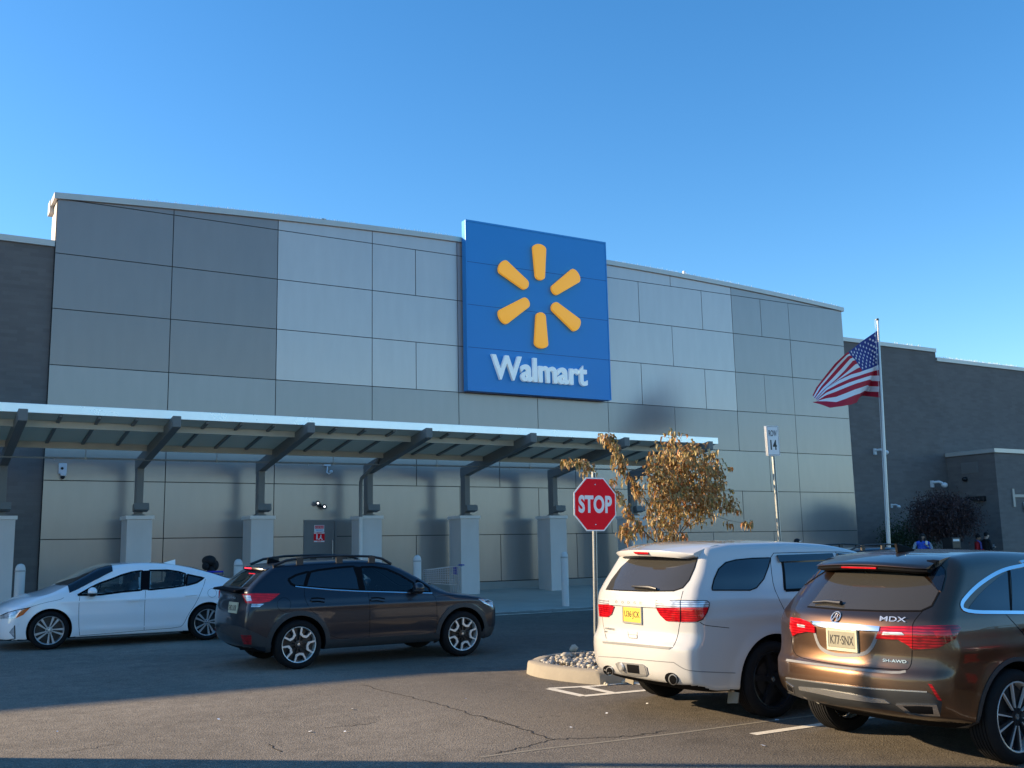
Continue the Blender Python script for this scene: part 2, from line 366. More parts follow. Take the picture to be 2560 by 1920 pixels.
def text_mesh(name, body, size, mat, parent=None, M=None, extrude=.004, offset=0.0, sx=1.0, align='CENTER', spacing=1.0, bevel=0.0):
    c = bpy.data.curves.new(name, 'FONT'); c.body = body; c.size = size; c.extrude = extrude; c.offset = offset
    c.align_x = align; c.align_y = 'CENTER'; c.space_character = spacing; c.resolution_u = 6; c.bevel_depth = bevel
    t = bpy.data.objects.new(name + '_tmp', c); COL.objects.link(t); bpy.context.view_layer.update()
    me = bpy.data.meshes.new_from_object(t.evaluated_get(bpy.context.evaluated_depsgraph_get()))
    bpy.data.objects.remove(t); bpy.data.curves.remove(c)
    me.transform(Matrix.Diagonal((sx, 1, 1, 1)))
    if M is not None: me.transform(M)
    me.materials.clear(); me.materials.append(MATS[mat]); me.name = name
    o = bpy.data.objects.new(name, me); return link(o, parent)
FACE_S = Matrix(((1, 0, 0, 0), (0, 0, -1, 0), (0, 1, 0, 0), (0, 0, 0, 1)))   # text in XY -> vertical, facing -Y
FACE_W = Matrix(((0, 0, -1, 0), (-1, 0, 0, 0), (0, 1, 0, 0), (0, 0, 0, 1)))  # vertical, facing -X, reads left to right along -Y
# ================================================================== GROUND
def grid_sheet(name, xs, ys, zf, mat, kind='structure', parent=None):
    vs = [(x, y, zf(x, y)) for y in ys for x in xs]; n = len(xs)
    fs = [(j * n + i, j * n + i + 1, (j + 1) * n + i + 1, (j + 1) * n + i) for j in range(len(ys) - 1) for i in range(n - 1)]
    me = bpy.data.meshes.new(name); me.from_pydata(vs, [], fs); me.materials.append(MATS[mat])
    o = link(bpy.data.objects.new(name, me), parent); return tag(o, kind=kind)
ground = grid_sheet('ground', [-900, -60, 0, 30, 90, 900], [-900, -20, 0, 10, 22.3, 60, 900], lambda x, y: gz(y), 'asphalt')
walk = grid_sheet('pavement', [-60, 0, 20, 40, 120], [22.3, 25.5, 28.9], lambda x, y: swz(y) + .006, 'sidewalk_concrete')

def ground_strip(b, pts, w, lift):
    for (x0, y0), (x1, y1) in zip(pts[:-1], pts[1:]):
        d = Vector((x1 - x0, y1 - y0)); L = d.length
        if L < 1e-6: continue
        n = Vector((-d.y, d.x)) / L * (w / 2); q = [(x0 - n.x, y0 - n.y), (x1 - n.x, y1 - n.y), (x1 + n.x, y1 + n.y), (x0 + n.x, y0 + n.y)]
        b.add([(x, y, gz(y) + lift) for x, y in q], [(0, 1, 2, 3)])
# painted markings
b = MB('line_paint')
for Yl in (7.53, 4.85, 2.2): ground_strip(b, [(7.05 + .02 * (7.53 - Yl), Yl), (12.6, Yl)], .105, .004)
tag(b.build('parking_line'), kind='structure')
b = MB('line_paint')
H = [G(*crop((1300, 1560), 5.53)(x, y))[:2] for x, y in ((400, 896), (880, 1000), (1700, 938), (1040, 862))]
a0, a1, a2, a3 = [tuple(h) for h in H]
a4 = (a2[0] + .55, a2[1] + .03); a5 = (a3[0] + .9, a3[1])
ground_strip(b, [a0, a1], .11, .004); ground_strip(b, [a1, a4], .11, .005); ground_strip(b, [a0, a3, a5], .10, .0055)
m0 = tuple(G(*crop((1300, 1560), 5.53)(870, 872))[:2]); m1 = tuple(G(*crop((1300, 1560), 5.53)(1310, 965))[:2])
ground_strip(b, [m0, m1], .11, .006)
m2 = (m0[0] + .72, m0[1] + .0); m3 = (m1[0] + .72, m1[1])
ground_strip(b, [m2, m3], .11, .0065)
tag(b.build('island_hatching'), kind='structure')
b = MB('line_paint')
ground_strip(b, [(10.5, 21.45), (24, 21.45)], .10, .004); ground_strip(b, [(10.5, 22.24), (24, 22.24)], .10, .004)
x = 10.6
while x < 23.5: ground_strip(b, [(x, 22.2), (x + .75, 21.5)], .09, .005); x += .62
tag(b.build('fire_lane_hatching'), kind='structure')
# cracks and a paving seam
c4 = crop((0, 1600), 1.7015); c5 = crop((1200, 1680), 1.626)
def gp(f, pts): return [tuple(G(*f(x, y))[:2]) for x, y in pts]
def jag(pts, n=9, a=.03):
    out = []
    for p, q in zip(pts[:-1], pts[1:]):
        for i in range(n):
            t = i / n; out.append((p[0] + (q[0] - p[0]) * t + random.uniform(-a, a), p[1] + (q[1] - p[1]) * t + random.uniform(-a, a)))
    return out + [pts[-1]]
b = MB('crack_fill')
for f, pts, w in ((c4, [(1540, 190), (1720, 238), (1850, 268), (2000, 315), (2212, 370)], .022), (c5, [(0, 180), (120, 215), (300, 275)], .03),
               (c5, [(300, 275), (420, 268), (600, 262), (760, 240)], .022), (c5, [(300, 275), (180, 305), (60, 332)], .018),
               (c4, [(1380, 375), (1500, 365), (1600, 352)], .014), (c4, [(270, 480), (400, 460), (520, 438)], .01), (c4, [(1140, 445), (1190, 478)], .02)):
    ground_strip(b, jag(gp(f, pts)), w * .62, .003)
tag(b.build('asphalt_crack'), kind='structure')
b = MB('seam_pale')
ground_strip(b, gp(c5, [(0, 347), (300, 308), (450, 292), (800, 250), (1120, 207), (1400, 172)]), .045, .0025)
tag(b.build('paving_seam'), kind='structure')

# litter flecks
fl = MB('sign_paint_white')
for f, x, y in ((c5, 1150, 302), (c5, 1178, 335), (c5, 680, 132), (c5, 515, 172), (c5, 370, 228), (c5, 1208, 198), (c4, 1495, 297), (c4, 1983, 253), (c4, 930, 341), (c4, 1320, 392), (c4, 243, 394), (c4, 1467, 394)):
    p = G(*f(x, y)); s = random.uniform(.012, .03); a = random.uniform(0, 3)
    q = [(p[0] + s * math.cos(a + k), p[1] + s * 1.3 * math.sin(a + k)) for k in (0, 1.4, 2.9, 4.6)]
    fl.add([(u, v, gz(v) + .006 + random.uniform(0, .012)) for u, v in q], [(0, 1, 2, 3)])
tag(fl.build('litter'), 'scattered pale flecks of litter on the sunlit asphalt', 'litter', kind='stuff')

# ================================================================== KERBED ISLAND
isl = []
near = [G(*crop((1300, 1560), 5.53)(x, y))[:2] for x, y in ((1240, 852), (900, 828), (600, 795), (300, 752), (150, 715), (80, 678))]
near = [(14.5, 10.55)] + [(float(p[0]), float(p[1])) for p in near]
cx, cy = near[-1]
far = [G(*crop((1300, 1560), 5.53)(x, y), h=.16)[:2] for x, y in ((105, 520), (150, 478), (300, 430), (520, 403), (800, 385), (970, 381))]
far = [(float(p[0]), float(p[1])) for p in far] + [(14.5, far[-1][1] + .1)]
outl = near + far
def smooth_loop(P, it=2):
    for _ in range(it):
        Q = [P[0]]
        for p, q in zip(P[:-1], P[1:]): Q += [(p[0] * .75 + q[0] * .25, p[1] * .75 + q[1] * .25), (p[0] * .25 + q[0] * .75, p[1] * .25 + q[1] * .75)]
        P = Q + [P[-1]]
    return P
outl = smooth_loop(outl)
cen = (11.0, sum(p[1] for p in outl) / len(outl))
def inset(P, d):
    out = []
    for i, p in enumerate(P):
        a = P[max(i - 1, 0)]; c = P[min(i + 1, len(P) - 1)]; t = Vector((c[0] - a[0], c[1] - a[1])).normalized(); n = Vector((t.y, -t.x))
        if (cen[0] - p[0]) * n.x + (cen[1] - p[1]) * n.y < 0: n = -n
        out.append((p[0] + n.x * d, p[1] + n.y * d))
    return out
rows = [(outl, .0), (inset(outl, .02), .14), (inset(outl, .045), .165), (inset(outl, .16), .168), (inset(outl, .17), .10)]
b = MB('curb_concrete'); vs = []; n = len(outl)
for P, h in rows: vs += [(x, y, gz(y) + h) for x, y in P]
fs = [(r * n + i, r * n + i + 1, (r + 1) * n + i + 1, (r + 1) * n + i) for r in range(len(rows) - 1) for i in range(n - 1)]
b.add(vs, fs); kerb = b.build('kerb', smooth=True, angle=math.radians(50)); tag(kerb, kind='structure')
ins = inset(outl, .165); b = MB('bark'); b.mat('sidewalk_concrete'); b.cur = 0
b.add([(x, y, gz(y) + .11) for x, y in ins], [tuple(range(len(ins)))]); tag(b.build('island_bed'), kind='structure')
# river stones
def ico_rock(bm_pts, c, r):
    pass
ICO = bmesh.new(); bmesh.ops.create_icosphere(ICO, subdivisions=1, radius=1); IV = [v.co.copy() for v in ICO.verts]; IF = [tuple(v.index for v in f.verts) for f in ICO.faces]; ICO.free()
def rocks(name, spots, mat='stone'):
    b = MB(mat)
    for (x, y, z, r) in spots:
        M = Matrix.Rotation(random.uniform(0, 6), 3, 'Z') @ Matrix.Rotation(random.uniform(-.4, .4), 3, 'X')
        sc = Vector((r * random.uniform(.8, 1.35), r * random.uniform(.7, 1.1), r * random.uniform(.5, .85)))
        vs = [M @ Vector([v[i] * sc[i] * random.uniform(.88, 1.1) for i in range(3)]) + Vector((x, y, z)) for v in IV]
        b.add(vs, IF)
    o = b.build(name, smooth=True, angle=math.radians(70)); return o
from mathutils.geometry import intersect_point_tri_2d
def inside(P, x, y):
    c = False; j = len(P) - 1
    for i in range(len(P)):
        if (P[i][1] > y) != (P[j][1] > y) and x < (P[j][0] - P[i][0]) * (y - P[i][1]) / (P[j][1] - P[i][1]) + P[i][0]: c = not c
        j = i
    return c
bed = inset(outl, .21); sp = []
while len(sp) < 2600:
    x = random.uniform(6.9, 13.5); y = random.uniform(10.3, 14.5)
    if inside(bed, x, y): sp.append((x, y, gz(y) + .12 + random.random() ** 2 * .05, random.choice((.022, .03, .035, .045, .055))))
for x, y in ((8.9, 13.25), (9.3, 13.0), (9.6, 13.4), (8.3, 12.6)): sp.append((x, y, gz(y) + .17, .09))
tag(rocks('river_stones', sp), 'pale and brown river stones filling the kerbed island', 'stones', kind='stuff')
for x, y, r, lab in ((1180, 842, .03, 'small loose pale stone lying at the foot of the sunlit kerb'), (1205, 850, .022, 'tiny white stone beside a loose one at the foot of the kerb'), (1438, 822, .04, 'upright pale stone on the asphalt close to the white car\'s rear tyre')):
    p = G(*crop((1300, 1560), 5.53)(x, y)); tag(rocks('loose_stone', [(p[0], p[1], p[2] + r * .5, r)]), lab, 'stone', 'loose stones by the kerb')

# ================================================================== STORE BUILDING
store = empty('store_building', (18.1, WY, 0), label='large grey panelled store with a bowed parapet and dark brick side wings', cat='building')
def under(o, p):   # parent keeping world placement
    o.parent = p; o.matrix_parent_inverse = p.matrix_world.inverted() if p.matrix_world else Matrix(); return o
bpy.context.view_layer.update()
CX = [3.17, 6.19, 9.20, 12.20, 15.17, 18.13, 21.02, 24.03, 27.02, 30.03, 33.09]
RZ = [11.443 - 1.5 * i for i in range(7)] + [0.99]
def arch(x):     # underside of the coping
    t = (x - 18.1) / 14.98; return 11.93 - .50 * t * t
h1 = {'m1': [CX[0], CX[1], CX[2], CX[3], CX[4], CX[5], CX[6], CX[7], CX[8], CX[9], CX[10]]}
rowsX = [
    [3.17, 6.19, 9.20, 12.20, 15.17, 18.13, 21.02, 24.05, 27.02, 33.09],
    [3.17, 6.19, 9.20, 12.20, 13.68, 15.17, 18.13, 21.02, 22.55, 25.52, 27.02, 28.52, 30.03, 33.09],
    [3.17, 6.19, 9.20, 12.20, 15.17, 18.13, 21.02, 24.03, 27.02, 30.03, 33.09],
    [3.17, 6.19, 9.20, 12.20, 13.68, 15.17, 18.13, 21.02, 22.53, 25.50, 27.02, 28.50, 30.03, 33.09],
    [3.17, 6.19, 9.20, 12.20, 15.17, 18.13, 21.02, 23.98, 27.01, 30.03, 33.09],
    [3.17, 6.19, 9.20, 13.67, 16.62, 19.57, 22.5, 25.5, 28.51, 30.03, 33.09],
    [3.17, 6.19, 9.20, 12.2, 15.17, 18.08, 21.0, 24.0, 27.04, 30.03, 33.09],
    [3.17, 6.19, 9.20, 13.65, 16.61, 19.54, 22.5, 25.52, 28.52, 30.03, 33.09]]
pw = MB('panel_dark', 'panel_mid', 'panel_light', 'panel_right', 'panel_low'); GAP = .011
for r, xs in enumerate(rowsX):
    for x0, x1 in zip(xs[:-1], xs[1:]):
        xc = (x0 + x1) / 2
        if r >= 5: mt = 'panel_low'
        elif r == 4: mt = 'panel_mid'
        elif xc < 9.2: mt = 'panel_dark'
        elif xc < 27.0: mt = 'panel_light'
        else: mt = 'panel_right'
        if r == 3 and xc < 9.2: mt = 'panel_dark'
        if r == 0 and mt == 'panel_light': mt = 'panel_light'
        pw.mat(mt)
        if r == 0:
            zb = RZ[0] + GAP; k = 8; xl = [x0 + GAP + (x1 - x0 - 2 * GAP) * i / k for i in range(k + 1)]
            top = [(x, arch(x)) for x in xl]; top = [(x, max(z, zb + .002)) for x, z in top]
            if max(z for x, z in top) < zb + .01: continue
            poly = [(xl[0], WY, zb), (xl[-1], WY, zb)] + [(x, WY, z) for x, z in top[::-1]]
            pw.prism(poly, (0, .03, 0)); continue
        z1 = RZ[r - 1] - GAP if r else 0; z0 = RZ[r] + GAP
        t1, t2 = random.uniform(-.0025, .0025), random.uniform(-.0015, .0015)
        a = Vector((x0 + GAP, WY + t1, z0)); c = Vector((x1 - GAP, WY - t1, z0)); d = Vector((x1 - GAP, WY - t1 + t2, z1)); e = Vector((x0 + GAP, WY + t1 + t2, z1))
        if r == 7 and x0 < 10.6 < x1: pass
        pw.prism([a, c, d, e], (0, .03, 0))
for o in [pw.build('panel_wall')]: under(o, store)
bk = MB('joint'); k = 24; xs = [3.17 + (33.09 - 3.17) * i / k for i in range(k + 1)]
bk.prism([(3.17, WY + .028, .6), (33.09, WY + .028, .6)] + [(x, WY + .028, arch(x) + .02) for x in xs[::-1]], (0, .1, 0)); under(bk.build('panel_backing'), store)
# side returns and roof
for xa, xb in ((3.17, 3.40), (32.86, 33.09)):
    sd_ = MB('pier_paint'); sd_.box((xa, WY + .14, .6), (xb, WY + 1.0, 11.40)); under(sd_.build('parapet_return'), store)
# base trim
bt_ = MB('base_trim'); bt_.box((3.2, WY - .04, .6), (33.05, WY + .02, .975)); bt_.box((3.2, WY - .05, .6), (33.05, WY - .042, swz(WY) + .03)); under(bt_.build('base_course'), store)
# arched coping
cp = MB('coping_metal'); k = 48; xs = [3.08 + (33.18 - 3.08) * i / k for i in range(k + 1)]
for x0, x1 in zip(xs[:-1], xs[1:]):
    q = [(x0, WY - .07, arch(x0) - .01), (x1, WY - .07, arch(x1) - .01), (x1, WY - .07, arch(x1) + .155), (x0, WY - .07, arch(x0) + .155)]
    cp.prism(q, (0, .75, 0))
cp.box((3.06, WY + .681, 11.25), (3.42, WY + 1.1, 11.60)); under(cp.build('coping'), store)
# brick wings
def wing(name, x0, x1, zt, yoff=.0, ytop=.5):
    w = MB('dark_brick'); w.box((x0, WY + yoff, .3), (x1, WY + 12, zt - .16)); under(w.build('brick_wall'), store)
    c = MB('coping_metal'); c.box((x0 - (0 if x0 < 3 else .0), WY + yoff - .06, zt - .165), (x1, WY + .7, zt)); under(c.build('coping'), store)
wing('l', -40, 3.165, 10.29, .09)
wing('r', 33.095, 39.0, 10.35, .09); wing('rr', 39.005, 75, 9.96, .09)
# roof deck behind the parapets
rf = MB('coping_metal'); rf.box((3.41, WY + .72, 10.6), (32.85, WY + 12, 10.7)); under(rf.build('roof'), store)
# projecting brick block
bx = MB('dark_brick'); bx.box((39.1, 26.5, .3), (75, WY + .085, 5.55)); under(bx.build('brick_block'), store)
bc = MB('coping_metal'); bc.box((39.03, 26.43, 5.555), (75, WY + .084, 5.72)); under(bc.build('coping'), store)
lv = MB('door_grey')
for i in range(6): lv.box((39.06, 27.35, 5.18 - .07 * i), (39.098, 28.05, 5.215 - .07 * i))
lv.box((39.08, 27.3, 4.78), (39.099, 28.1, 5.24)); under(lv.build('louvre'), store)
# bird spikes along the coping
bs = MB('spike_steel')
def spikes(x0, x1, zf, dens):
    x = x0
    while x < x1:
        if math.sin(x * 1.9) + math.sin(x * .77 + 2) > -1.2:
            h = random.uniform(.05, .13); y = WY + random.uniform(0, .25); r = .011; dx = random.uniform(-.02, .02); dy = random.uniform(-.03, .03)
            z = zf(x); bs.add([(x - r, y, z), (x + r, y, z), (x + dx, y + dy, z + h), (x, y + 2 * r, z)], [(0, 1, 2), (1, 3, 2), (3, 0, 2)])
        x += random.uniform(.3, 1.7) * dens
spikes(5.0, 15.2, lambda x: arch(x) + .15, .02); spikes(21.6, 33.0, lambda x: arch(x) + .15, .022); spikes(39.2, 50, lambda x: 9.95, .03); spikes(34.5, 38, lambda x: 10.34, .04)
sp_o = bs.build('bird_spikes'); under(sp_o, store); sp_o['kind'] = 'stuff'
vp = MB('white_plastic'); vp.box((24.9, WY + .2, arch(24.9) + .15), (24.98, WY + .28, arch(24.9) + .36)); vp.box((24.98, WY + .2, arch(24.9) + .22), (25.1, WY + .26, arch(24.9) + .27)); under(vp.build('vent_pipe'), store)
v2 = MB('black_plastic'); v2.box((10.6, WY + .1, arch(10.6) + .155), (10.72, WY + .2, arch(10.6) + .24)); under(v2.build('roof_bracket'), store)

# door with two notices
dr = MB('door_grey')
dz0 = swz(WY) + .01
for a, c in (((10.09, WY - .03, dz0), (10.15, WY - .001, 2.92)), ((11.02, WY - .03, dz0), (11.085, WY - .001, 2.92)), ((10.151, WY - .03, 2.86), (11.019, WY - .001, 2.92))): dr.box(a, c)
door = MB('door_grey'); door.box((10.155, WY - .018, dz0), (11.015, WY - .002, 2.855)); dooro = under(door.build('door', bevel=.002), store)
fr = under(dr.build('door_frame'), dooro)
hd = MB('satin_silver'); hd.box((10.93, WY - .07, 1.75), (10.96, WY - .019, 2.35)); under(hd.build('handle', bevel=.004), dooro)
bpy.context.view_layer.update()
nb = MB('sign_paint_white'); nb.box((10.40, WY - .024, 2.575), (10.70, WY - .019, 2.77)); nb.mat('stop_red'); nb.box((10.415, WY - .026, 2.67), (10.685, WY - .0245, 2.755))
no = under(nb.build('notice'), dooro); no['label'] = 'white notice with a red band reading fire exit'
text_mesh('notice_text', 'DO NOT BLOCK', .042, 'sign_paint_white', no, Matrix.Translation((10.55, WY - .0275, 2.712)) @ FACE_S, .001, .001, .8)
text_mesh('notice_text', 'FIRE EXIT', .062, 'sign_blue', no, Matrix.Translation((10.55, WY - .0255, 2.62)) @ FACE_S, .001, .001, .85)
nb = MB('stop_red'); nb.box((10.385, WY - .024, 2.28), (10.715, WY - .019, 2.568)); nb.mat('sign_paint_white')
nb.box((10.39, WY - .026, 2.525), (10.71, WY - .0245, 2.563)); nb.box((10.39, WY - .026, 2.285), (10.71, WY - .0245, 2.325))
nb.box((10.46, WY - .027, 2.36), (10.50, WY - .0246, 2.51)); nb.box((10.51, WY - .027, 2.36), (10.53, WY - .0246, 2.38))
nb.ell((10.60, WY - .025, 2.475), (.02, .002, .02), 10, 6)
nb.prism([(10.57, WY - .0246, 2.45), (10.62, WY - .0246, 2.45), (10.61, WY - .0246, 2.40), (10.66, WY - .0246, 2.36), (10.64, WY - .0246, 2.345), (10.59, WY - .0246, 2.385), (10.54, WY - .0246, 2.345), (10.525, WY - .0246, 2.36), (10.575, WY - .0246, 2.41)], (0, -.002, 0))
no = under(nb.build('notice'), dooro); no['label'] = 'red notice with a white figure by a door'
text_mesh('notice_text', 'EMERGENCY', .03, 'stop_red', no, Matrix.Translation((10.55, WY - .0275, 2.544)) @ FACE_S, .0008, .0008, .9)
text_mesh('notice_text', 'FIRE EXIT', .03, 'stop_red', no, Matrix.Translation((10.55, WY - .0275, 2.305)) @ FACE_S, .0008, .0008, .95)

# ================================================================== STORE SIGN
SY = 28.38
sign = empty('store_sign', (17.94, SY, 6.9), label='big square blue store sign with a yellow six-petal spark and white lettering', cat='sign')
bpy.context.view_layer.update()
b = MB('sign_blue'); b.box((15.31, SY, 6.96), (20.92, WY - .072, 12.6)); under(b.build('sign_box', bevel=.02), sign)
b = MB('sign_blue_joint')
for z in (11.19, 9.77, 8.37): b.box((15.35, SY - .003, z - .007), (20.88, SY - .0005, z + .007))
under(b.build('sheet_joint'), sign)
b = MB('sign_blue')
for q in (((15.31, SY - .012, 12.54), (20.92, SY - .001, 12.6)), ((15.31, SY - .012, 6.96), (20.92, SY - .001, 7.01)), ((15.31, SY - .012, 7.011), (15.35, SY - .001, 12.539)), ((20.88, SY - .012, 7.011), (20.92, SY - .001, 12.539))): b.box(*q)
under(b.build('sign_edge'), sign)
SYs = SY + .1   # petal plane solved with the sheet at SY
sx, sz = 17.93, 10.29
pc = crop((1120, 520), 3.318)
def petal(a, b_, wi, wo, nm):
    A = atY(*pc(*a), SY - .1); B = atY(*pc(*b_), SY - .1)
    A = Vector((A[0], 0, A[2])); B = Vector((B[0], 0, B[2])); d = (B - A); L = d.length; d.normalize(); n = Vector((-d.z, 0, d.x))
    pts = []
    for k in range(13):
        t = -math.pi / 2 + math.pi * k / 12; pts.append(B - d * wo * .62 + d * math.cos(t) * wo * .62 + n * math.sin(t) * wo)
    for k in range(13):
        t = math.pi / 2 + math.pi * k / 12; pts.append(A + d * wi * .8 + d * math.cos(t) * wi * .8 + n * math.sin(t) * wi)
    m = MB('sign_yellow'); m.prism([(p.x, SY - .13, p.z) for p in pts], (0, .105, 0)); return under(m.build('petal', bevel=.012, smooth=True), sign)
for a, c in (((765, 597), (757, 300)), ((868, 695), (1080, 545)), ((866, 800), (1088, 990)), ((770, 866), (775, 1163)), ((668, 770), (432, 920)), ((662, 655), (430, 465))): petal(a, c, .185, .26, 'p')
LT = under(text_mesh('lettering', 'Walmart', 1.0, 'sign_white', None, Matrix(), .05, .024, 1.0, spacing=1.0, bevel=.004), sign)
me = LT.data; xs_ = [v.co.x for v in me.vertices]; ys_ = [v.co.y for v in me.vertices]
x0, x1, y0, y1 = min(xs_), max(xs_), min(ys_), max(ys_)
for v in me.vertices:
    u = (v.co.x - x0) / (x1 - x0); w = (v.co.y - y0) / (y1 - y0)
    v.co = Vector((16.14 + u * (19.87 - 16.14), SY - .075 - v.co.z, 7.37 + w * .81))

# ================================================================== CANOPY
can = empty('canopy', (11, 25.5, .6), label='steel walkway canopy with pale fascia carried on grey masonry piers', cat='canopy')
bpy.context.view_layer.update()
BAY = 3.147; PXC = [5.30 + BAY * k for k in range(-3, 6)]; PF = 27.3
def bz(y): return 5.055 - .151 * (y - 23.6)     # top of the beams
b = MB('fascia_white'); b.box((-8, 23.90, 5.03), (21.62, 23.98, 5.225)); b.box((21.56, 23.981, 4.66), (21.62, 26.4, 4.80), None)
b.v = b.v[:8]; b.f = b.f[:6]; b.m = b.m[:6]
b.prism([(21.56, 23.981, 5.03), (21.56, 23.981, 5.225), (21.56, 26.4, 4.86), (21.56, 26.4, 4.67)], (.06, 0, 0))
under(b.build('fascia', bevel=.006), can)
b = MB('fascia_white'); b.box((-8, 26.4, 4.70), (21.62, 26.46, 4.86)); under(b.build('gutter'), can)
for yc, nm in ((24.5, 'p'), (26.28, 'q')):
    b = MB('purlin_tan'); zt = 5.03 - .151 * (yc - 23.95)
    b.box((-8, yc, zt - .155), (21.55, yc + .06, zt - .004)); under(b.build('purlin', bevel=.004), can)
b = MB('deck_panel'); b.prism([(-8, 23.985, 5.035), (-8, 26.395, 4.671), (-8, 26.395, 4.70), (-8, 23.985, 5.065)], (29.55, 0, 0)); under(b.build('roof_panel'), can)
for k, xc in enumerate(PXC):
    for j in (1, 2, 3, 4):
        xb = xc + BAY * j / 4
        if j == 4 or xb > 21.4: continue
        for ya, yb in ((23.99, 24.495), (24.565, 26.275)):
            b = MB('beam_grey'); b.prism([(xb - .035, ya, 5.03 - .151 * (ya - 23.95) - .002), (xb - .035, ya, 5.03 - .151 * (ya - 23.95) - .05), (xb - .035, yb, 5.03 - .151 * (yb - 23.95) - .05), (xb - .035, yb, 5.03 - .151 * (yb - 23.95) - .002)], (.07, 0, 0))
            under(b.build('batten'), can)
for k, xc in enumerate(PXC):
    b = MB('beam_grey'); yb = 27.72
    b.prism([(xc - .095, 23.58, bz(23.58) + .01), (xc - .095, 23.58, bz(23.58) - .25), (xc - .095, yb, bz(yb) - .30), (xc - .095, yb, bz(yb))], (.19, 0, 0))
    under(b.build('beam', bevel=.02), can)
    b = MB('beam_grey'); b.box((xc - .085, 27.42, 3.0), (xc + .085, 27.71, bz(27.42) - .20)); under(b.build('post', bevel=.008), can)
    b = MB('beam_grey'); M = Matrix.Translation((xc + .0, 27.25, 3.19)) @ Matrix.Rotation(math.radians(-12), 4, 'X')
    b.box((-.18, -.13, -.085), (.18, .13, .085), M); b.mat('black_plastic'); b.box((-.15, -.10, .086), (.15, .10, .092), M)
    under(b.build('uplight', bevel=.006), can)
    b = MB('beam_grey'); b.box((xc - .13, 27.40, 2.985), (xc + .13, 27.72, 3.03)); under(b.build('post_base'), can)
    b = MB('pier_paint'); b.box((xc - .305, PF, swz(PF) - .15), (xc + .305, PF + .75, 2.895)); po = under(b.build('pier', bevel=.004), can)
    if xc > -2:
        bpy.context.view_layer.update()
        b = MB('pier_cap'); b.box((xc - .345, PF - .04, 2.896), (xc + .345, PF + .79, 2.985)); under(b.build('pier_cap', bevel=.006), po)
b = MB('pipe_grey'); YP = 26.55
zp = lambda x: 4.315 + .0055 * (x - 2)
b.tube([(-8, YP, zp(-8)), (21.3, YP, zp(21.3))], .022, 8)
for x in [PXC[k] + BAY * .5 + .12 for k in range(8)]:
    b.tube([(x, YP, zp(x)), (x, YP, 4.66)], .009, 6); b.box((x - .03, YP - .03, zp(x) - .035), (x + .03, YP + .03, zp(x) + .035))
    b.tube([(x - .7, YP, zp(x) - .02), (x - .7, YP, zp(x) - .07)], .012, 6)
under(b.build('sprinkler_pipe'), can)
for xd in (PXC[5] - .62 + .0, PXC[8] - .62 + .07):
    b = MB('beam_grey'); xd0 = xd + .28
    b.tube([(xd0 + .25, 26.43, 4.72), (xd0 + .2, 26.6, 4.45), (xd0 - .02, 27.2, 4.02), (xd0 - .02, 27.25, 3.9), (xd0 - .02, 27.25, 2.95)], .055, 8)
    b.mat('pier_cap'); b.tube([(xd0 - .02, 27.25, 2.95), (xd0 - .02, 27.25, swz(27.2))], .055, 8); under(b.build('downpipe', smooth=True), can)

# ================================================================== WALL FITTINGS
def fitting(name, lab, cat, loc, group=None): 
    e = empty(name, loc, label=lab, cat=cat, group=group); bpy.context.view_layer.update(); return e
p = wl(155, 1175)
e = fitting('wall_sensor_box', 'white square sensor box with dark dome on the wall left of the first post', 'wall box', (p[0], WY, 3.85))
b = MB('white_plastic'); p0 = wl(146.5, 1159); p1 = wl(165, 1185); b.box((p0[0], WY - .13, p1[2]), (p1[0], WY - .002, p0[2])); b.box((p0[0] + .04, WY - .16, p1[2] - .06), (p1[0] - .01, WY - .04, p1[2] - .001)); under(b.build('housing', bevel=.012), e)
b = MB('black_plastic'); b.ell(((p0[0] + p1[0]) / 2 + .01, WY - .1, p1[2] - .09), (.05, .05, .05)); b.lathe([(0, -.006), (.035, -.006), (.035, .004), (0, .004)], 16, Matrix.Translation(((p0[0] + p1[0]) / 2 - .02, WY - .136, (p0[2] + p1[2]) / 2)) @ Matrix.Rotation(math.radians(90), 4, 'X')); under(b.build('lens', smooth=True), e)
def camera_hook(x, y, lab, flip=1, s=1.0, Yw=WY):
    p = atY(x, y, Yw); e = fitting('security_camera', lab, 'camera', tuple(p), 'cameras fixed to the store walls')
    b = MB('white_plastic'); b.box((p[0] - .09 * s, Yw - .10 * s, p[2] - .03 * s), (p[0] + .09 * s, Yw - .002, p[2] + .05 * s))
    b.tube([(p[0], Yw - .06 * s, p[2] - .03 * s), (p[0] - .01 * flip * s, Yw - .1 * s, p[2] - .12 * s), (p[0] - .05 * flip * s, Yw - .16 * s, p[2] - .22 * s), (p[0], Yw - .2 * s, p[2] - .27 * s), (p[0] + .05 * flip * s, Yw - .2 * s, p[2] - .24 * s)], .018 * s, 8)
    under(b.build('bracket', smooth=True, angle=math.radians(40)), e)
    b = MB('white_plastic'); b.ell((p[0] + .06 * flip * s, Yw - .22 * s, p[2] - .20 * s), (.045 * s, .06 * s, .045 * s)); under(b.build('camera_head', smooth=True), e)
camera_hook(816.5, 1163, 'small white camera on a hooked arm above the grey door')
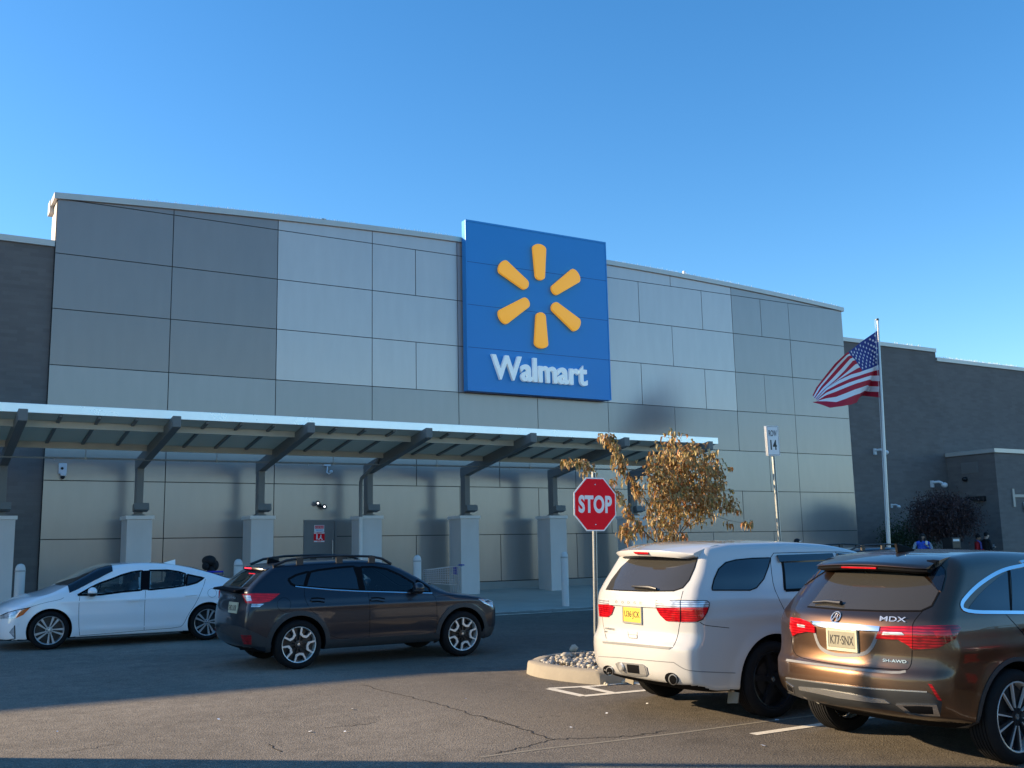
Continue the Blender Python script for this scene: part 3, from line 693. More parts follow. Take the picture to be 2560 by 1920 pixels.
def twin_flood(x, y):
    p = wl(x, y); e = fitting('emergency_light', 'twin headed emergency lamp with two lit lenses over the grey door', 'lamp', tuple(p))
    b = MB('dark_grey_trim'); b.box((p[0] - .05, WY - .06, p[2] - .05), (p[0] + .05, WY - .002, p[2] + .05)); b.tube([(p[0] - .1, WY - .08, p[2] + .05), (p[0] + .1, WY - .08, p[2] - .05)], .018, 8); under(b.build('bracket'), e)
    for s, dz in ((-1, .05), (1, -.05)):
        M = Matrix.Translation((p[0] + s * .1, WY - .13, p[2] + dz)) @ Matrix.Rotation(math.radians(75), 4, 'X')
        b = MB('dark_grey_trim'); b.lathe([(0, -.07), (.04, -.07), (.072, .03), (.072, .05), (.06, .05), (.055, .035), (0, .035)], 20, M); h = under(b.build('lamp_head', smooth=True, angle=.6), e); bpy.context.view_layer.update()
        b = MB('lit_lens'); b.lathe([(0, .040), (.028, .040), (.028, .046), (0, .046)], 16, M); under(b.build('lens'), h)
twin_flood(798, 1264)
def wall_cam(x, y, lab, s=1.0, Yw=WY + .09, plane='Y', X0=39.1):
    p = atY(x, y, Yw) if plane == 'Y' else atX(x, y, X0)
    e = fitting('security_camera', lab, 'camera', tuple(p), 'cameras fixed to the store walls')
    b = MB('white_plastic'); b.box((p[0] - .12 * s, Yw - .05 * s, p[2] - .05 * s), (p[0] - .02 * s, Yw - .002, p[2] + .13 * s))
    b.tube([(p[0] - .07 * s, Yw - .05 * s, p[2] + .08 * s), (p[0] - .02 * s, Yw - .2 * s, p[2] + .09 * s), (p[0] + .05 * s, Yw - .26 * s, p[2] + .05 * s)], .035 * s, 10); under(b.build('bracket', smooth=True, angle=.7), e)
    b = MB('white_plastic'); b.ell((p[0] + .09 * s, Yw - .28 * s, p[2]), (.09 * s, .08 * s, .07 * s)); under(b.build('camera_head', smooth=True), e)
wall_cam(2333, 1214, 'white dome camera on a curved arm above the plum tree', 1.6)
wall_cam(2190, 1133, 'white camera with a dark underside just left of the flagpole', 1.4)
wall_cam(2231, 1267, 'tiny white camera low on the brick just right of the flagpole', .9)
p = atX(2442, 1247, 39.1); e = fitting('wall_pack_light', 'black wedge shaped wall lamp on the side of the brick block', 'lamp', tuple(p))
b = MB('black_plastic'); b.prism([(39.098, p[1] - .45, p[2] + .1), (39.098, p[1] + .45, p[2] + .1), (39.098, p[1] + .45, p[2] - .05), (39.098, p[1] - .45, p[2] - .12)], (-.22, 0, 0)); under(b.build('housing', bevel=.03), e)
p = atX(2415, 1198, 39.1); e = fitting('security_camera', 'dark ball camera on the side of the brick block under the vent', 'camera', tuple(p), 'cameras fixed to the store walls')
b = MB('black_plastic'); b.ell((39.0, p[1], p[2]), (.1, .12, .1)); under(b.build('camera_head', smooth=True), e)
YB = 26.5; e0 = atY(2533, 1245, YB)
e = fitting('handrail_sign_bracket', 'pale metal bars of a bracket fixed on the block wall at the right edge', 'bracket', tuple(e0))
b = MB('pipe_grey'); q0 = atY(2528, 1222, YB); q1 = atY(2539, 1267, YB); b.box((q0[0], YB - .05, q1[2]), (q0[0] + .14, YB - .002, q0[2]))
q2 = atY(2560, 1240, YB); b.box((q0[0] + .141, YB - .05, q2[2] - .06), (q0[0] + .9, YB - .002, q2[2] + .06)); under(b.build('bracket_bar'), e)
b = MB('white_plastic'); q3 = atY(2556, 1255, YB); q4 = atY(2557, 1279, YB); b.box((q3[0], YB - .07, q4[2]), (q3[0] + .5, YB - .052, q3[2])); under(b.build('plaque'), e)

# ================================================================== BOLLARDS
BOL = [(2.19, 'pale bollard with a rounded top in front of the left brick wing'), (6.53, 'pale bollard just left of the second pier, above the white sedan\'s boot'), (10.86, 'pale bollard behind the windscreen of the dark crossover'), (15.10, 'grey bollard standing clear on the pavement left of the stop sign post')]
first = None
for i, (x, lab) in enumerate(BOL):
    y = 22.8; z = swz(y)
    if i == 0:
        e = empty('bollard', (x, y, z), label=lab, cat='bollard', group='bollards along the storefront pavement')
        b = MB('bollard_pale'); b.lathe([(0, -.05), (.095, -.05), (.095, 1.26), (.093, 1.30), (.08, 1.345), (.055, 1.375), (.02, 1.39), (0, 1.392)], 24); first = (e, b.build('sleeve', e, smooth=True, angle=.9))
        b = MB('bollard_paint'); b.lathe([(.097, 1.235), (.101, 1.24), (.101, 1.262), (.097, 1.266)], 24); b.build('collar', e, smooth=True)
    else:
        e = first[0].copy(); e.location = (x, y, z); e['label'] = lab; COL.objects.link(e)
        for ch in list(first[0].children): c = ch.copy(); c.parent = e; COL.objects.link(c)

# ================================================================== FLAG POLE AND FLAG
fy = 23.2; P0 = atY(2220, 1380, fy); P1 = atY(2200, 800, fy); fx = P0[0]
e = empty('flagpole', (fx, fy, swz(fy)), rot=(0, .045, 0), label='tall tapering aluminium flagpole in front of the brick wing', cat='flagpole')
ztop = P1[2]
b = MB('aluminium'); zb = 0; hh = ztop - swz(fy); b.lathe([(0, 0), (.2, 0), (.2, .04), (.07, .06), (.066, 1), (.054, hh * .6), (.032, hh), (0, hh)], 20); b.build('pole', e, smooth=True, angle=.6)
b = MB('dark_grey_trim'); b.box((-.10, -.025, hh - .02), (.04, .025, hh + .02)); b.ell((.0, 0, hh + .03), (.035, .035, .035)); b.build('truck', e)
b = MB('sign_paint_white'); b.tube([(-.14, 0, hh - .03), (-.11, 0, hh * .55), (-.09, 0, 1.2)], .006, 5); b.build('halyard', e)
# flag : hoist on the right, gathered fly drooping to the lower left
fcr = crop((1980, 780), 5.925)
Yf = fy
def fp(x, y, dy=0.0): q = atY(*fcr(x, y), Yf + dy); return Vector(q)
HO = [(1266, 275), (1278, 520), (1296, 740), (1300, 800), (1300, 940), (1300, 1100), (1310, 1262)]
def interp(P, t):
    t = max(0, min(.9999, t)) * (len(P) - 1); i = int(t); u = t - i; a = P[i]; c = P[i + 1]
    return tuple(a[k] * (1 - u) + c[k] * u for k in range(len(a)))
# rows: v=0 top edge .. 1 bottom edge ; each row is a path from hoist to fly (px x, px y, depth dy)
ROWS = {0.0: [(1266, 275, 0), (1130, 368, .1), (1010, 452, .05), (900, 545, .0), (785, 625, -.05), (640, 760, 0), (480, 960, .15), (360, 1120, .3), (305, 1235, .35)],
        .16: [(1272, 420, 0), (1160, 500, .15), (1040, 565, .12), (930, 620, .05), (830, 660, 0), (700, 800, .05), (560, 960, .1), (430, 1110, .2), (330, 1270, .25)],
        .32: [(1282, 560, 0), (1190, 620, .18), (1090, 670, .15), (990, 700, .08), (905, 730, 0), (780, 880, .0), (650, 1010, .05), (480, 1150, .1), (345, 1290, .2)],
        .54: [(1298, 775, 0), (1255, 795, .18), (1180, 830, .2), (1090, 860, .1), (1010, 890, 0), (880, 925, -.05), (700, 1010, -.05), (520, 1120, .0), (365, 1290, .12)],
        .77: [(1298, 1025, 0), (1180, 1020, .4), (1155, 1000, .1), (1050, 1030, -.1), (950, 1060, -.15), (820, 1110, -.15), (650, 1180, -.1), (500, 1235, -.05), (375, 1310, .05)],
        .92: [(1290, 1180, 0), (1120, 1175, .6), (1080, 1165, .25), (1010, 1200, -.1), (920, 1230, -.2), (800, 1280, -.2), (660, 1330, -.15), (520, 1320, -.1), (390, 1320, 0)],
        1.0: [(1308, 1265, 0), (1045, 1240, .7), (1005, 1260, .4), (960, 1340, .0), (880, 1370, -.2), (760, 1392, -.25), (560, 1418, -.2), (430, 1370, -.1), (300, 1335, 0)]}
KV = sorted(ROWS)
def flagpt(u, v):
    for a, c in zip(KV[:-1], KV[1:]):
        if v <= c + 1e-9: break
    t = (v - a) / (c - a); A = interp(ROWS[a], u); B = interp(ROWS[c], u)
    x, y, d = [A[k] * (1 - t) + B[k] * t for k in range(3)]
    d += .05 * math.sin(9 * u + 5 * v) * (1 - u) * u * 4
    return fp(x, y, d)
NU, NV = 76, 78
vs = []; fs = []; mi = []
for j in range(NV + 1):
    for i in range(NU + 1): vs.append(tuple(flagpt(i / NU, j / NV)))
star_c = set()
for j in range(NV):
    for i in range(NU):
        fs.append((j * (NU + 1) + i, j * (NU + 1) + i + 1, (j + 1) * (NU + 1) + i + 1, (j + 1) * (NU + 1) + i))
        u, v = (i + .5) / NU, (j + .5) / NV; s = int(v * 13); mi.append(2 if (v < 7 / 13 and u < .45) else (0 if s % 2 == 0 else 1))
me = bpy.data.meshes.new('cloth'); me.from_pydata(vs, [], fs)
for m in ('flag_red', 'flag_white', 'flag_blue'): me.materials.append(MATS[m])
me.polygons.foreach_set('material_index', mi); me.polygons.foreach_set('use_smooth', [True] * len(fs))
flag = empty('flag', tuple(fp(1266, 275)), label='stars and stripes flag drooping from the pole, its fly end bunched at lower left', cat='flag'); bpy.context.view_layer.update()
under(link(bpy.data.objects.new('cloth', me)), flag)
b = MB('flag_white')
for r in range(9):
    for c in range(6 if r % 2 == 0 else 5):
        u = (.038 + .0375 * 2 * c + (0 if r % 2 == 0 else .0375)); v = (r + 1) * (7 / 13) / 10
        C = flagpt(u, v); du = (flagpt(u + .01, v) - C).normalized(); dv = (flagpt(u, v + .01) - C); dv = (dv - du * dv.dot(du)).normalized(); nn = du.cross(dv)
        if nn.y > 0: nn = -nn
        pts = []
        for k in range(10):
            a = -math.pi / 2 + k * math.pi / 5; R = .052 if k % 2 == 0 else .022
            pts.append(C + nn * .012 + du * math.cos(a) * R + dv * math.sin(a) * R)
        b.prism(pts, -nn * .004)
under(b.build('star_field'), flag)

# ================================================================== STOP SIGN, ROW SIGN
def channel_post(b, h, w=.062, d=.032, flare=0):
    b.mat('galvanised')
    b.box((-w / 2, -d / 2, -.1), (-w / 2 + .016, d / 2, h)); b.box((w / 2 - .016, -d / 2, -.1), (w / 2, d / 2, h)); b.box((-w / 2 + .0161, d / 2 - .006, -.1), (w / 2 - .0161, d / 2, h))
    b.mat('hole_dark'); z = .25
    while z < h - .02: b.box((-.006, d / 2 - .0075, z - .008), (.006, d / 2 - .0062, z + .008)); z += .03
sxx = 9.19; syy = 13.08; bz_ = gz(13.08) + .1
st = empty('stop_sign', (sxx, syy, bz_), rot=(math.radians(1.0), math.radians(.6), 0), label='red octagonal stop sign on a perforated steel post in the stone island', cat='sign')
b = MB(); channel_post(b, 2.72 - .0); b.build('post', st)
zc = 2.585 - bz_; R0 = .394 / math.cos(math.pi / 8)
def octo(R, y, zc): return [(R * math.cos(math.pi / 8 + k * math.pi / 4), y, zc + R * 1.035 * math.sin(math.pi / 8 + k * math.pi / 4)) for k in range(8)]
b = MB('sign_paint_white'); b.prism(octo(R0, -.028, zc), (0, .006, 0)); pl_ = b.build('sign_plate', st)
b = MB('stop_red'); b.prism(octo(R0 - .022, -.0305, zc), (0, .002, 0)); b.build('red_face', pl_)
t = text_mesh('lettering', 'STOP', .3, 'sign_paint_white', pl_, None, .001, .012, 1, spacing=1.05)
xs_ = [v.co.x for v in t.data.vertices]; ys_ = [v.co.y for v in t.data.vertices]
for v in t.data.vertices:
    u = (v.co.x - min(xs_)) / (max(xs_) - min(xs_)); w = (v.co.y - min(ys_)) / (max(ys_) - min(ys_)); v.co = Vector((-.312 + u * .625, -.0318 - v.co.z * .5, zc - .135 + w * .27))
b = MB('satin_silver')
for dz in (.30, -.31): b.ell((0, -.034, zc + dz), (.012, .008, .012), 10, 6)
b.build('bolt', pl_)
ry = 13.6; rp = atY(1936, 1104, ry); rb = gz(ry) + .1; rx = float(atY(1948, 1280, ry)[0])
rs = empty('row_sign', (rx, ry, rb), rot=(math.radians(.5), math.radians(-1.6), 0), label='white ROW 14 parking sign on a perforated steel post rising behind the white SUV', cat='sign')
zt = float(atY(1936, 1066, ry)[2]) - rb; zl = float(atY(1940, 1140, ry)[2]) - rb
b = MB(); channel_post(b, zt - .02, .058, .03); b.build('post', rs)
hw = .150; zm = (zt + zl) / 2 + .0
for yy, nm in ((-.026, 0), (.022, 1)):
    b = MB('sign_paint_white'); b.box((-hw, yy, zl), (hw, yy + .004, zt)); pl_ = b.build('sign_plate', rs, bevel=.0015)
    if nm == 0:
        b = MB('sign_ink')
        for q in (((-hw + .012, yy - .001, zt - .018), (hw - .012, yy - .0002, zt - .012)), ((-hw + .012, yy - .001, zl + .012), (hw - .012, yy - .0002, zl + .018)), ((-hw + .012, yy - .001, zl + .0181), (-hw + .018, yy - .0002, zt - .0181)), ((hw - .018, yy - .001, zl + .0181), (hw - .012, yy - .0002, zt - .0181))): b.box(*q)
        b.build('border', pl_)
        for s_, txt, x0, x1, z0, z1 in ((0, 'ROW', -.100, .100, zt - .19, zt - .08), (0, '14', -.075, .080, zt - .435, zt - .255)):
            t = text_mesh('lettering', txt, .2, 'sign_ink', pl_, None, .0006, .002 if txt == 'ROW' else .006)
            X = [v.co.x for v in t.data.vertices]; Y = [v.co.y for v in t.data.vertices]
            for v in t.data.vertices: v.co = Vector((x0 + (v.co.x - min(X)) / (max(X) - min(X)) * (x1 - x0), yy - .0012 - v.co.z, z0 + (v.co.y - min(Y)) / (max(Y) - min(Y)) * (z1 - z0)))
# ================================================================== TREES
def leaf_cluster(b, c, n, rad, L, W, droop=1.0, rnd=random):
    for _ in range(n):
        p = Vector(c) + Vector((rnd.gauss(0, rad), rnd.gauss(0, rad), rnd.gauss(0, rad * .9)))
        a = rnd.uniform(0, 2 * math.pi); out = Vector((math.cos(a), math.sin(a), 0))
        l = L * rnd.uniform(.65, 1.25); w = W * rnd.uniform(.7, 1.2); dp = droop * rnd.uniform(.6, 1.3)
        side = Vector((-out.y, out.x, 0)); side = (side + Vector((0, 0, rnd.uniform(-.5, .5)))).normalized()
        p1 = p + out * l * .35 + Vector((0, 0, l * .05 - dp * .12 * l)); p2 = p + out * l * .52 + Vector((0, 0, -dp * l * .55)); p3 = p + out * l * .42 + Vector((0, 0, -dp * l * .98))
        up = Vector((0, 0, .18 * w)) + out * .18 * w
        b.add([p, p1 + side * w * .5 + up, p1, p1 - side * w * .5 + up, p2 + side * w * .42 + up, p2, p2 - side * w * .42 + up, p3],
              [(0, 2, 1), (0, 3, 2), (1, 2, 5, 4), (2, 3, 6, 5), (4, 5, 7), (5, 6, 7)])
TY = 13.75; tc6 = crop((1370, 1060), 4.174)
def tp(x, y, d=0): q = atY(*tc6(x, y), TY + d); return Vector(q)
tx = float(tp(1165, 1260)[0])
tree = empty('sapling', (tx + .02, TY, gz(TY) + .12), label='young tree with drooping bronze autumn leaves growing in the stone island', cat='tree'); bpy.context.view_layer.update()
LB = [  # limbs: (px x, px y, depth, radius)
    [(1165, 1330, 0, .022), (1165, 1200, 0, .02), (1160, 1000, .02, .017), (1180, 800, .05, .014), (1230, 560, .1, .011), (1290, 300, .1, .008), (1310, 110, .1, .004)],
    [(1165, 1265, 0, .013), (1060, 1180, -.05, .012), (950, 1060, -.1, .011), (840, 920, -.15, .010), (740, 780, -.2, .009), (650, 690, -.2, .007), (560, 610, -.2, .005)],
    [(1160, 1240, 0, .013), (1110, 1060, .05, .012), (1060, 850, .1, .011), (930, 680, .12, .010), (840, 560, .1, .008), (760, 450, .1, .007), (720, 300, .1, .006), (640, 180, .1, .005), (610, 110, .1, .003)],
    [(480, 560, -.2, .006), (420, 470, -.2, .006), (360, 420, -.2, .005), (300, 385, -.2, .004), (215, 395, -.2, .003)],
    [(1165, 1260, 0, .012), (1300, 1260, .1, .012), (1290, 1180, .1, .01), (1330, 1000, .1, .009), (1380, 760, .15, .008), (1440, 500, .15, .007), (1480, 240, .15, .004)],
    [(1300, 1240, .1, .012), (1420, 1060, .2, .011), (1530, 900, .3, .01), (1620, 700, .35, .008), (1680, 500, .35, .006), (1720, 330, .35, .004)],
    [(1400, 1120, .2, .01), (1560, 980, .1, .009), (1700, 850, 0, .007), (1850, 800, -.05, .005), (1960, 860, -.05, .004)],
    [(1500, 1060, .1, .008), (1640, 990, .0, .007), (1760, 960, -.1, .006), (1860, 1000, -.1, .004), (2060, 1040, -.1, .002)],
    [(950, 1060, -.1, .006), (900, 1105, -.15, .005), (860, 1105, -.2, .004), (800, 1110, -.2, .003)],
    [(1200, 740, .05, .008), (1110, 560, -.1, .007), (1080, 430, -.15, .005), (1110, 330, -.15, .003)],
    [(1250, 700, 0, .008), (1350, 520, -.2, .006), (1500, 380, -.2, .004)],
    [(1200, 900, -.1, .008), (1300, 760, -.3, .006), (1430, 640, -.35, .004)],
    [(1560, 980, .1, .006), (1650, 850, .25, .005), (1800, 620, .2, .004), (1780, 460, .2, .003)]]
b = MB('bark')
b.tube([(tx + .03, TY, gz(TY) + .1), (tx + .02, TY, gz(TY) + .8), tuple(tp(1165, 1330))], [.04, .034, .024], 8)
for l in LB: b.tube([tp(x, y, d) for x, y, d, r in l], [r for *_, r in l], 6)
under(b.build('trunk', smooth=True), tree)
b = MB('leaf_autumn'); rl = random.Random(11)
def along(l, t0, dens, rad, n, L=.125, W=.052):
    for i in range(dens):
        t = t0 + (1 - t0) * i / max(1, dens - 1) + rl.uniform(-.02, .02)
        x, y, d, _ = interp(l, min(.999, max(0, t))); q = rl.choice((.45, .7, 1, 1.3, 1.9)); leaf_cluster(b, tp(x + rl.uniform(-14, 14), y + rl.uniform(-10, 10), d), max(3, int(n * q * .8)), rad * (.6 + q * .55), L * rl.uniform(.8, 1.2), W, rl.uniform(.5, 1.1), rl)
for li, (t0, de, rad, n) in {0: (.12, 26, .065, 9), 1: (.32, 22, .032, 8), 2: (.25, 36, .033, 8), 3: (.1, 12, .024, 6), 4: (.12, 24, .07, 9), 5: (.35, 22, .065, 9), 6: (.25, 20, .055, 8), 8: (.55, 5, .045, 13), 9: (.15, 16, .06, 9), 10: (.2, 16, .075, 9), 11: (.1, 15, .08, 9), 12: (.15, 16, .06, 8)}.items(): along(LB[li], t0, de, rad, n)
for (x, y, s) in ((160, 395, .018), (240, 400, .018), (385, 375, .02), (390, 500, .025), (610, 130, .018), (690, 220, .035), (700, 330, .03), (680, 590, .02), (800, 1120, .05), (840, 1190, .05), (760, 1130, .03), (1890, 1030, .028), (2050, 1030, .02), (2110, 1030, .02), (1850, 880, .045), (1970, 900, .03), (1410, 1160, .02), (1280, 1170, .03), (1180, 1180, .03), (1020, 1140, .04), (950, 1110, .03)):
    leaf_cluster(b, tp(x, y, rl.uniform(-.1, .1)), 11, s * 1.1, .105, .042, 1.1, rl)
for _ in range(165):   # body of the crown
    x = rl.gauss(1400, 210); y = rl.gauss(640, 220)
    if 1060 < x < 1900 and 180 < y < 1160 and not (x > 1650 and y < 420) and (x - 1400) ** 2 / 430 ** 2 + (y - 680) ** 2 / 470 ** 2 < 1: leaf_cluster(b, tp(x, y, rl.uniform(-.5, .5)), 11, rl.uniform(.04, .10), .125, .052, rl.uniform(.5, 1.1), rl)
under(b.build('crown', smooth=True), tree)

def bush(name, lab, cat, c, rx, ry_, rz_, mat, n, L, W, stem=None, group=None, seed=3, blobs=None):
    r = random.Random(seed); e = empty(name, (c[0], c[1], stem if stem is not None else c[2] - rz_), label=lab, cat=cat, group=group); bpy.context.view_layer.update()
    if stem is not None:
        s = MB('bark')
        s.tube([(c[0] - .1, c[1], stem - .1), (c[0] - .12, c[1], stem + .7), (c[0], c[1], c[2] - rz_ * .2)], [.07, .06, .03], 7)
        for k in range(7):
            a = r.uniform(0, 6.28); s.tube([(c[0] - .05, c[1], c[2] - rz_ * .6), (c[0] + math.cos(a) * rx * .4, c[1] + math.sin(a) * ry_ * .4, c[2]), (c[0] + math.cos(a) * rx * .75, c[1] + math.sin(a) * ry_ * .75, c[2] + rz_ * .4)], [.03, .02, .008], 5)
        under(s.build('trunk', smooth=True), e)
    m = MB(mat); cl = []
    for _ in range(max(20, n // 30)):
        a = r.uniform(0, 6.28); t = r.uniform(-1, 1); q = r.uniform(.45, 1) ; k = math.sqrt(1 - t * t)
        cl.append((c[0] + rx * q * k * math.cos(a), c[1] + ry_ * q * k * math.sin(a), c[2] + rz_ * q * t, r.uniform(.10, .24) * rx))
    for _ in range(n):
        x, y, z, s = r.choice(cl); g = lambda q: max(-1.5 * q, min(1.5 * q, r.gauss(0, q))); p = (x + g(s), y + g(s), z + g(s * .8)); leaf_cluster(m, p, 1, 0, L, W, r.uniform(-.6, 1), r)
    under(m.build('crown', smooth=False), e); return e
# plum tree and hedge by the far brick wall
hx = 2395; yb_ = 25.9
pc_ = atY(2355, 1292, yb_); rX = (atY(2440, 1292, yb_) - atY(2280, 1292, yb_))[0] / 2
zt_ = float(atY(2340, 1235, yb_)[2]); zl_ = float(atY(2380, 1352, yb_)[2])
bush('plum_tree', 'rounded dark purple leaved tree beside the brick block wall', 'tree', (float(pc_[0]) + .1, yb_ + .0, (zt_ + zl_) / 2), rX * .82, .9, (zt_ - zl_) / 2 * .86, 'leaf_plum', 15000, .12, .06, stem=swz(yb_), seed=5)
hc = atY(2268, 1345, 27.2); hl = (atY(2320, 1345, 27.2) - atY(2228, 1345, 27.2))[0] / 2; hz = float(atY(2268, 1296, 27.2)[2])
bush('hedge', 'dark green rounded shrub between the flagpole and the plum tree', 'shrub', (float(hc[0]) + .35, 27.5, (hz + swz(27)) / 2), hl * 1.15, .9, (hz - swz(27)) / 2, 'leaf_green', 9000, .09, .045, seed=8)

# unseen trees added behind the photographer, for reflections in panels, glass and paint
tl = MB('leaf_mixed'); r = random.Random(4)
for k in range(46):
    x = -150 + k * 7.5 + r.uniform(-3, 3); y = -78 - r.uniform(0, 22); H = r.uniform(7, 13)
    for _ in range(165):
        a = r.uniform(0, 6.28); t = r.uniform(-1, 1); kk = math.sqrt(1 - t * t); q = r.uniform(.6, 1)
        leaf_cluster(tl, (x + 4.6 * kk * q * math.cos(a), y + 4 * kk * q * math.sin(a), -.4 + H * .55 + H * .45 * t * q), 1, 0, 2.0, 1.5, r.uniform(-.5, 1), r)
o = tl.build('tree_belt'); tag(o, 'unseen belt of autumn trees added behind the photographer for reflections', 'trees', kind='stuff')

# ================================================================== PEOPLE
def skin_body(name, verts, edges, radii, mats_fn, mats, parent=None, sub=2):
    me = bpy.data.meshes.new(name); me.from_pydata(verts, edges, [])
    o = bpy.data.objects.new(name, me); COL.objects.link(o)
    md = o.modifiers.new('s', 'SKIN'); md.use_smooth_shade = True; md.use_x_symmetry = False
    for i, v in enumerate(me.skin_vertices[0].data): v.radius = radii[i] if isinstance(radii[i], tuple) else (radii[i], radii[i])
    me.skin_vertices[0].data[0].use_root = True
    o.modifiers.new('u', 'SUBSURF').levels = sub
    bpy.context.view_layer.update()
    m2 = bpy.data.meshes.new_from_object(o.evaluated_get(bpy.context.evaluated_depsgraph_get())); m2.name = name
    bpy.data.objects.remove(o)
    for m in mats: m2.materials.append(MATS[m])
    for p in m2.polygons:
        p.use_smooth = True; p.material_index = mats_fn(p.center)
    return link(bpy.data.objects.new(name, m2), parent)
def person(loc, rot, lab, top, trousers, skin, hair, h=1.7, arms='phone', stout=1.0, hat=None, sleeve=None, hatmat='cloth_black', head_tilt=.12, extra=None):
    # local frame: faces -Y, origin between the feet
    e = empty('person', loc, rot=(0, 0, rot), label=lab, cat='person'); k = h / 1.72; s = stout
    V = [(0, 0, .98), (0, .01, 1.12), (0, .01, 1.30), (0, .0, 1.43), (0, -.01, 1.49), (0, -.03, 1.55), (0, -.045, 1.63)]
    E_ = [(i, i + 1) for i in range(6)]; R = [(.155 * s, .115 * s), (.145 * s, .11 * s), (.165 * s, .115 * s), (.13 * s, .09), .058, .062, .078]
    for sg in (-1, 1):
        n = len(V); V += [(.10 * sg * s, 0, .88), (.11 * sg, -.01, .48), (.115 * sg, .01, .09), (.12 * sg, -.13, .045)]; R += [(.095 * s, .095 * s), .065 * s, .047, (.045, .035)]
        E_ += [(0, n), (n, n + 1), (n + 1, n + 2), (n + 2, n + 3)]
    hands = []
    for sg in (-1, 1):
        n = len(V)
        if arms == 'phone': el, wr = (.25 * sg * s, .0, 1.10), (.10 * sg, -.26, 1.17)
        elif arms == 'cup' and sg == 1: el, wr = (.27 * s, -.02, 1.12), (.06, -.22, 1.33)
        elif arms == 'cup': el, wr = (-.28 * s, -.02, 1.10), (-.08, -.26, 1.06)
        else: el, wr = (.24 * sg * s, .04, 1.12), (.24 * sg * s, -.05, .86)
        sh = (.19 * sg * s, .0, 1.41); V += [sh, el, wr]; R += [.062 * s ** .5, .046 * s ** .5, .030]; E_ += [(3, n), (n, n + 1), (n + 1, n + 2)]
        d = (Vector(wr) - Vector(el)).normalized(); pal = Vector(wr) + d * .065; V.append(tuple(pal)); R.append((.036, .018)); E_.append((n + 2, n + 3))
        sd = d.cross(Vector((0, 0, 1))).normalized() if abs(d.z) < .9 else Vector((1, 0, 0))
        for q in range(4):
            m = len(V); base = pal + sd * (.026 * (1 - q * .66)) ; l = (.062, .072, .068, .052)[q]
            V += [tuple(base + d * .025), tuple(base + d * (.025 + l * .5) + Vector((0, 0, -.012))), tuple(base + d * (.02 + l * .75) + Vector((0, 0, -.038)))]; R += [.0095, .0085, .007]
            E_ += [(n + 3, m), (m, m + 1), (m + 1, m + 2)]
        m = len(V); V += [tuple(Vector(wr) + d * .03 + sd * .035 * -sg + Vector((0, -.012, .012))), tuple(Vector(wr) + d * .065 + sd * .045 * -sg + Vector((0, -.012, .02)))]; R += [.010, .008]; E_ += [(n + 2, m), (m, m + 1)]
        hands.append(pal)
    V = [tuple(Vector(v) * k) for v in V]; R = [tuple(x * k for x in r_) if isinstance(r_, tuple) else r_ * k for r_ in R]
    slv = sleeve or top
    wrz = [Vector(h_) * k for h_ in hands]
    def fn(c):
        if min((c - w).length for w in wrz) < .085 * k: return 2
        if c.z < .10 * k: return 3
        if c.z < .93 * k: return 1
        if c.z > 1.50 * k: return 2
        if abs(c.x) > .185 * k * s or (c.y < -.14 * k * s and c.z < 1.36 * k): return 4
        return 0
    body = skin_body('body', V, E_, R, fn, [top, trousers, skin, 'black_plastic', slv], e)
    hd = MB(skin); hc_ = Vector((0, -.055, 1.635)) * k
    hd.ell(tuple(hc_), (.074 * k, .092 * k, .112 * k), 18, 12); hd.ell((0, hc_.y - .092 * k, hc_.z - .012 * k), (.012 * k, .02 * k, .018 * k), 8, 6)
    for sg in (-1, 1): hd.ell((sg * .076 * k, hc_.y + .01, hc_.z - .005), (.012 * k, .02 * k, .03 * k), 8, 6)
    hd.mat('hair_black')
    for sg in (-1, 1): hd.ell((sg * .028 * k, hc_.y - .083 * k, hc_.z + .012 * k), (.011 * k, .008 * k, .006 * k), 8, 6)
    hd.mat('lamp_red_dark'); hd.ell((0, hc_.y - .086 * k, hc_.z - .052 * k), (.022 * k, .008 * k, .006 * k), 8, 6)
    ho = hd.build('head', e, smooth=True)
    hr = MB(hair); hr.ell((0, hc_.y + .02 * k, hc_.z + .03 * k), (.084 * k, .092 * k, .098 * k), 16, 10)
    if extra == 'long_hair':
        for sg in (-1, 1): hr.ell((sg * .08 * k, hc_.y + .0 * k, hc_.z - .07 * k), (.045 * k, .085 * k, .17 * k), 10, 8)
        hr.ell((0, hc_.y - .01 * k, hc_.z + .07 * k), (.09 * k, .10 * k, .07 * k), 12, 8)
        hr.ell((0, hc_.y + .07 * k, hc_.z - .07 * k), (.08 * k, .05 * k, .14 * k), 10, 8)
    hr.build('hair', e, smooth=True)
    if hat:
        b = MB(hatmat)
        if hat == 'cap':
            b.ell((0, hc_.y + .01 * k, hc_.z + .055 * k), (.092 * k, .104 * k, .085 * k), 16, 10); b.add([(-.07 * k, hc_.y - .07 * k, hc_.z + .055 * k), (.07 * k, hc_.y - .07 * k, hc_.z + .055 * k), (.05 * k, hc_.y - .18 * k, hc_.z + .035 * k), (-.05 * k, hc_.y - .18 * k, hc_.z + .035 * k), (0, hc_.y - .19 * k, hc_.z + .042 * k), (0, hc_.y - .07 * k, hc_.z + .075 * k)], [(0, 5, 4, 3), (5, 1, 2, 4)])
        else:
            b.ell((0, hc_.y + .01 * k, hc_.z + .06 * k), (.092 * k, .104 * k, .10 * k), 16, 10); b.ell((0, hc_.y + .01 * k, hc_.z + .17 * k), (.03 * k, .03 * k, .03 * k), 10, 6)
        b.build('hat', e, smooth=True)
    return e, k
def at_head(x, y, Y, h, off=0.0): p = atY(x, y, Y); return (float(p[0]), Y, float(p[2]) - h)
def phone(e, k, m='white_plastic'):
    b = MB(m); b.box((-.035 * k, -.33 * k, 1.17 * k), (.035 * k, -.32 * k, 1.29 * k)); b.build('phone', e, bevel=.003)
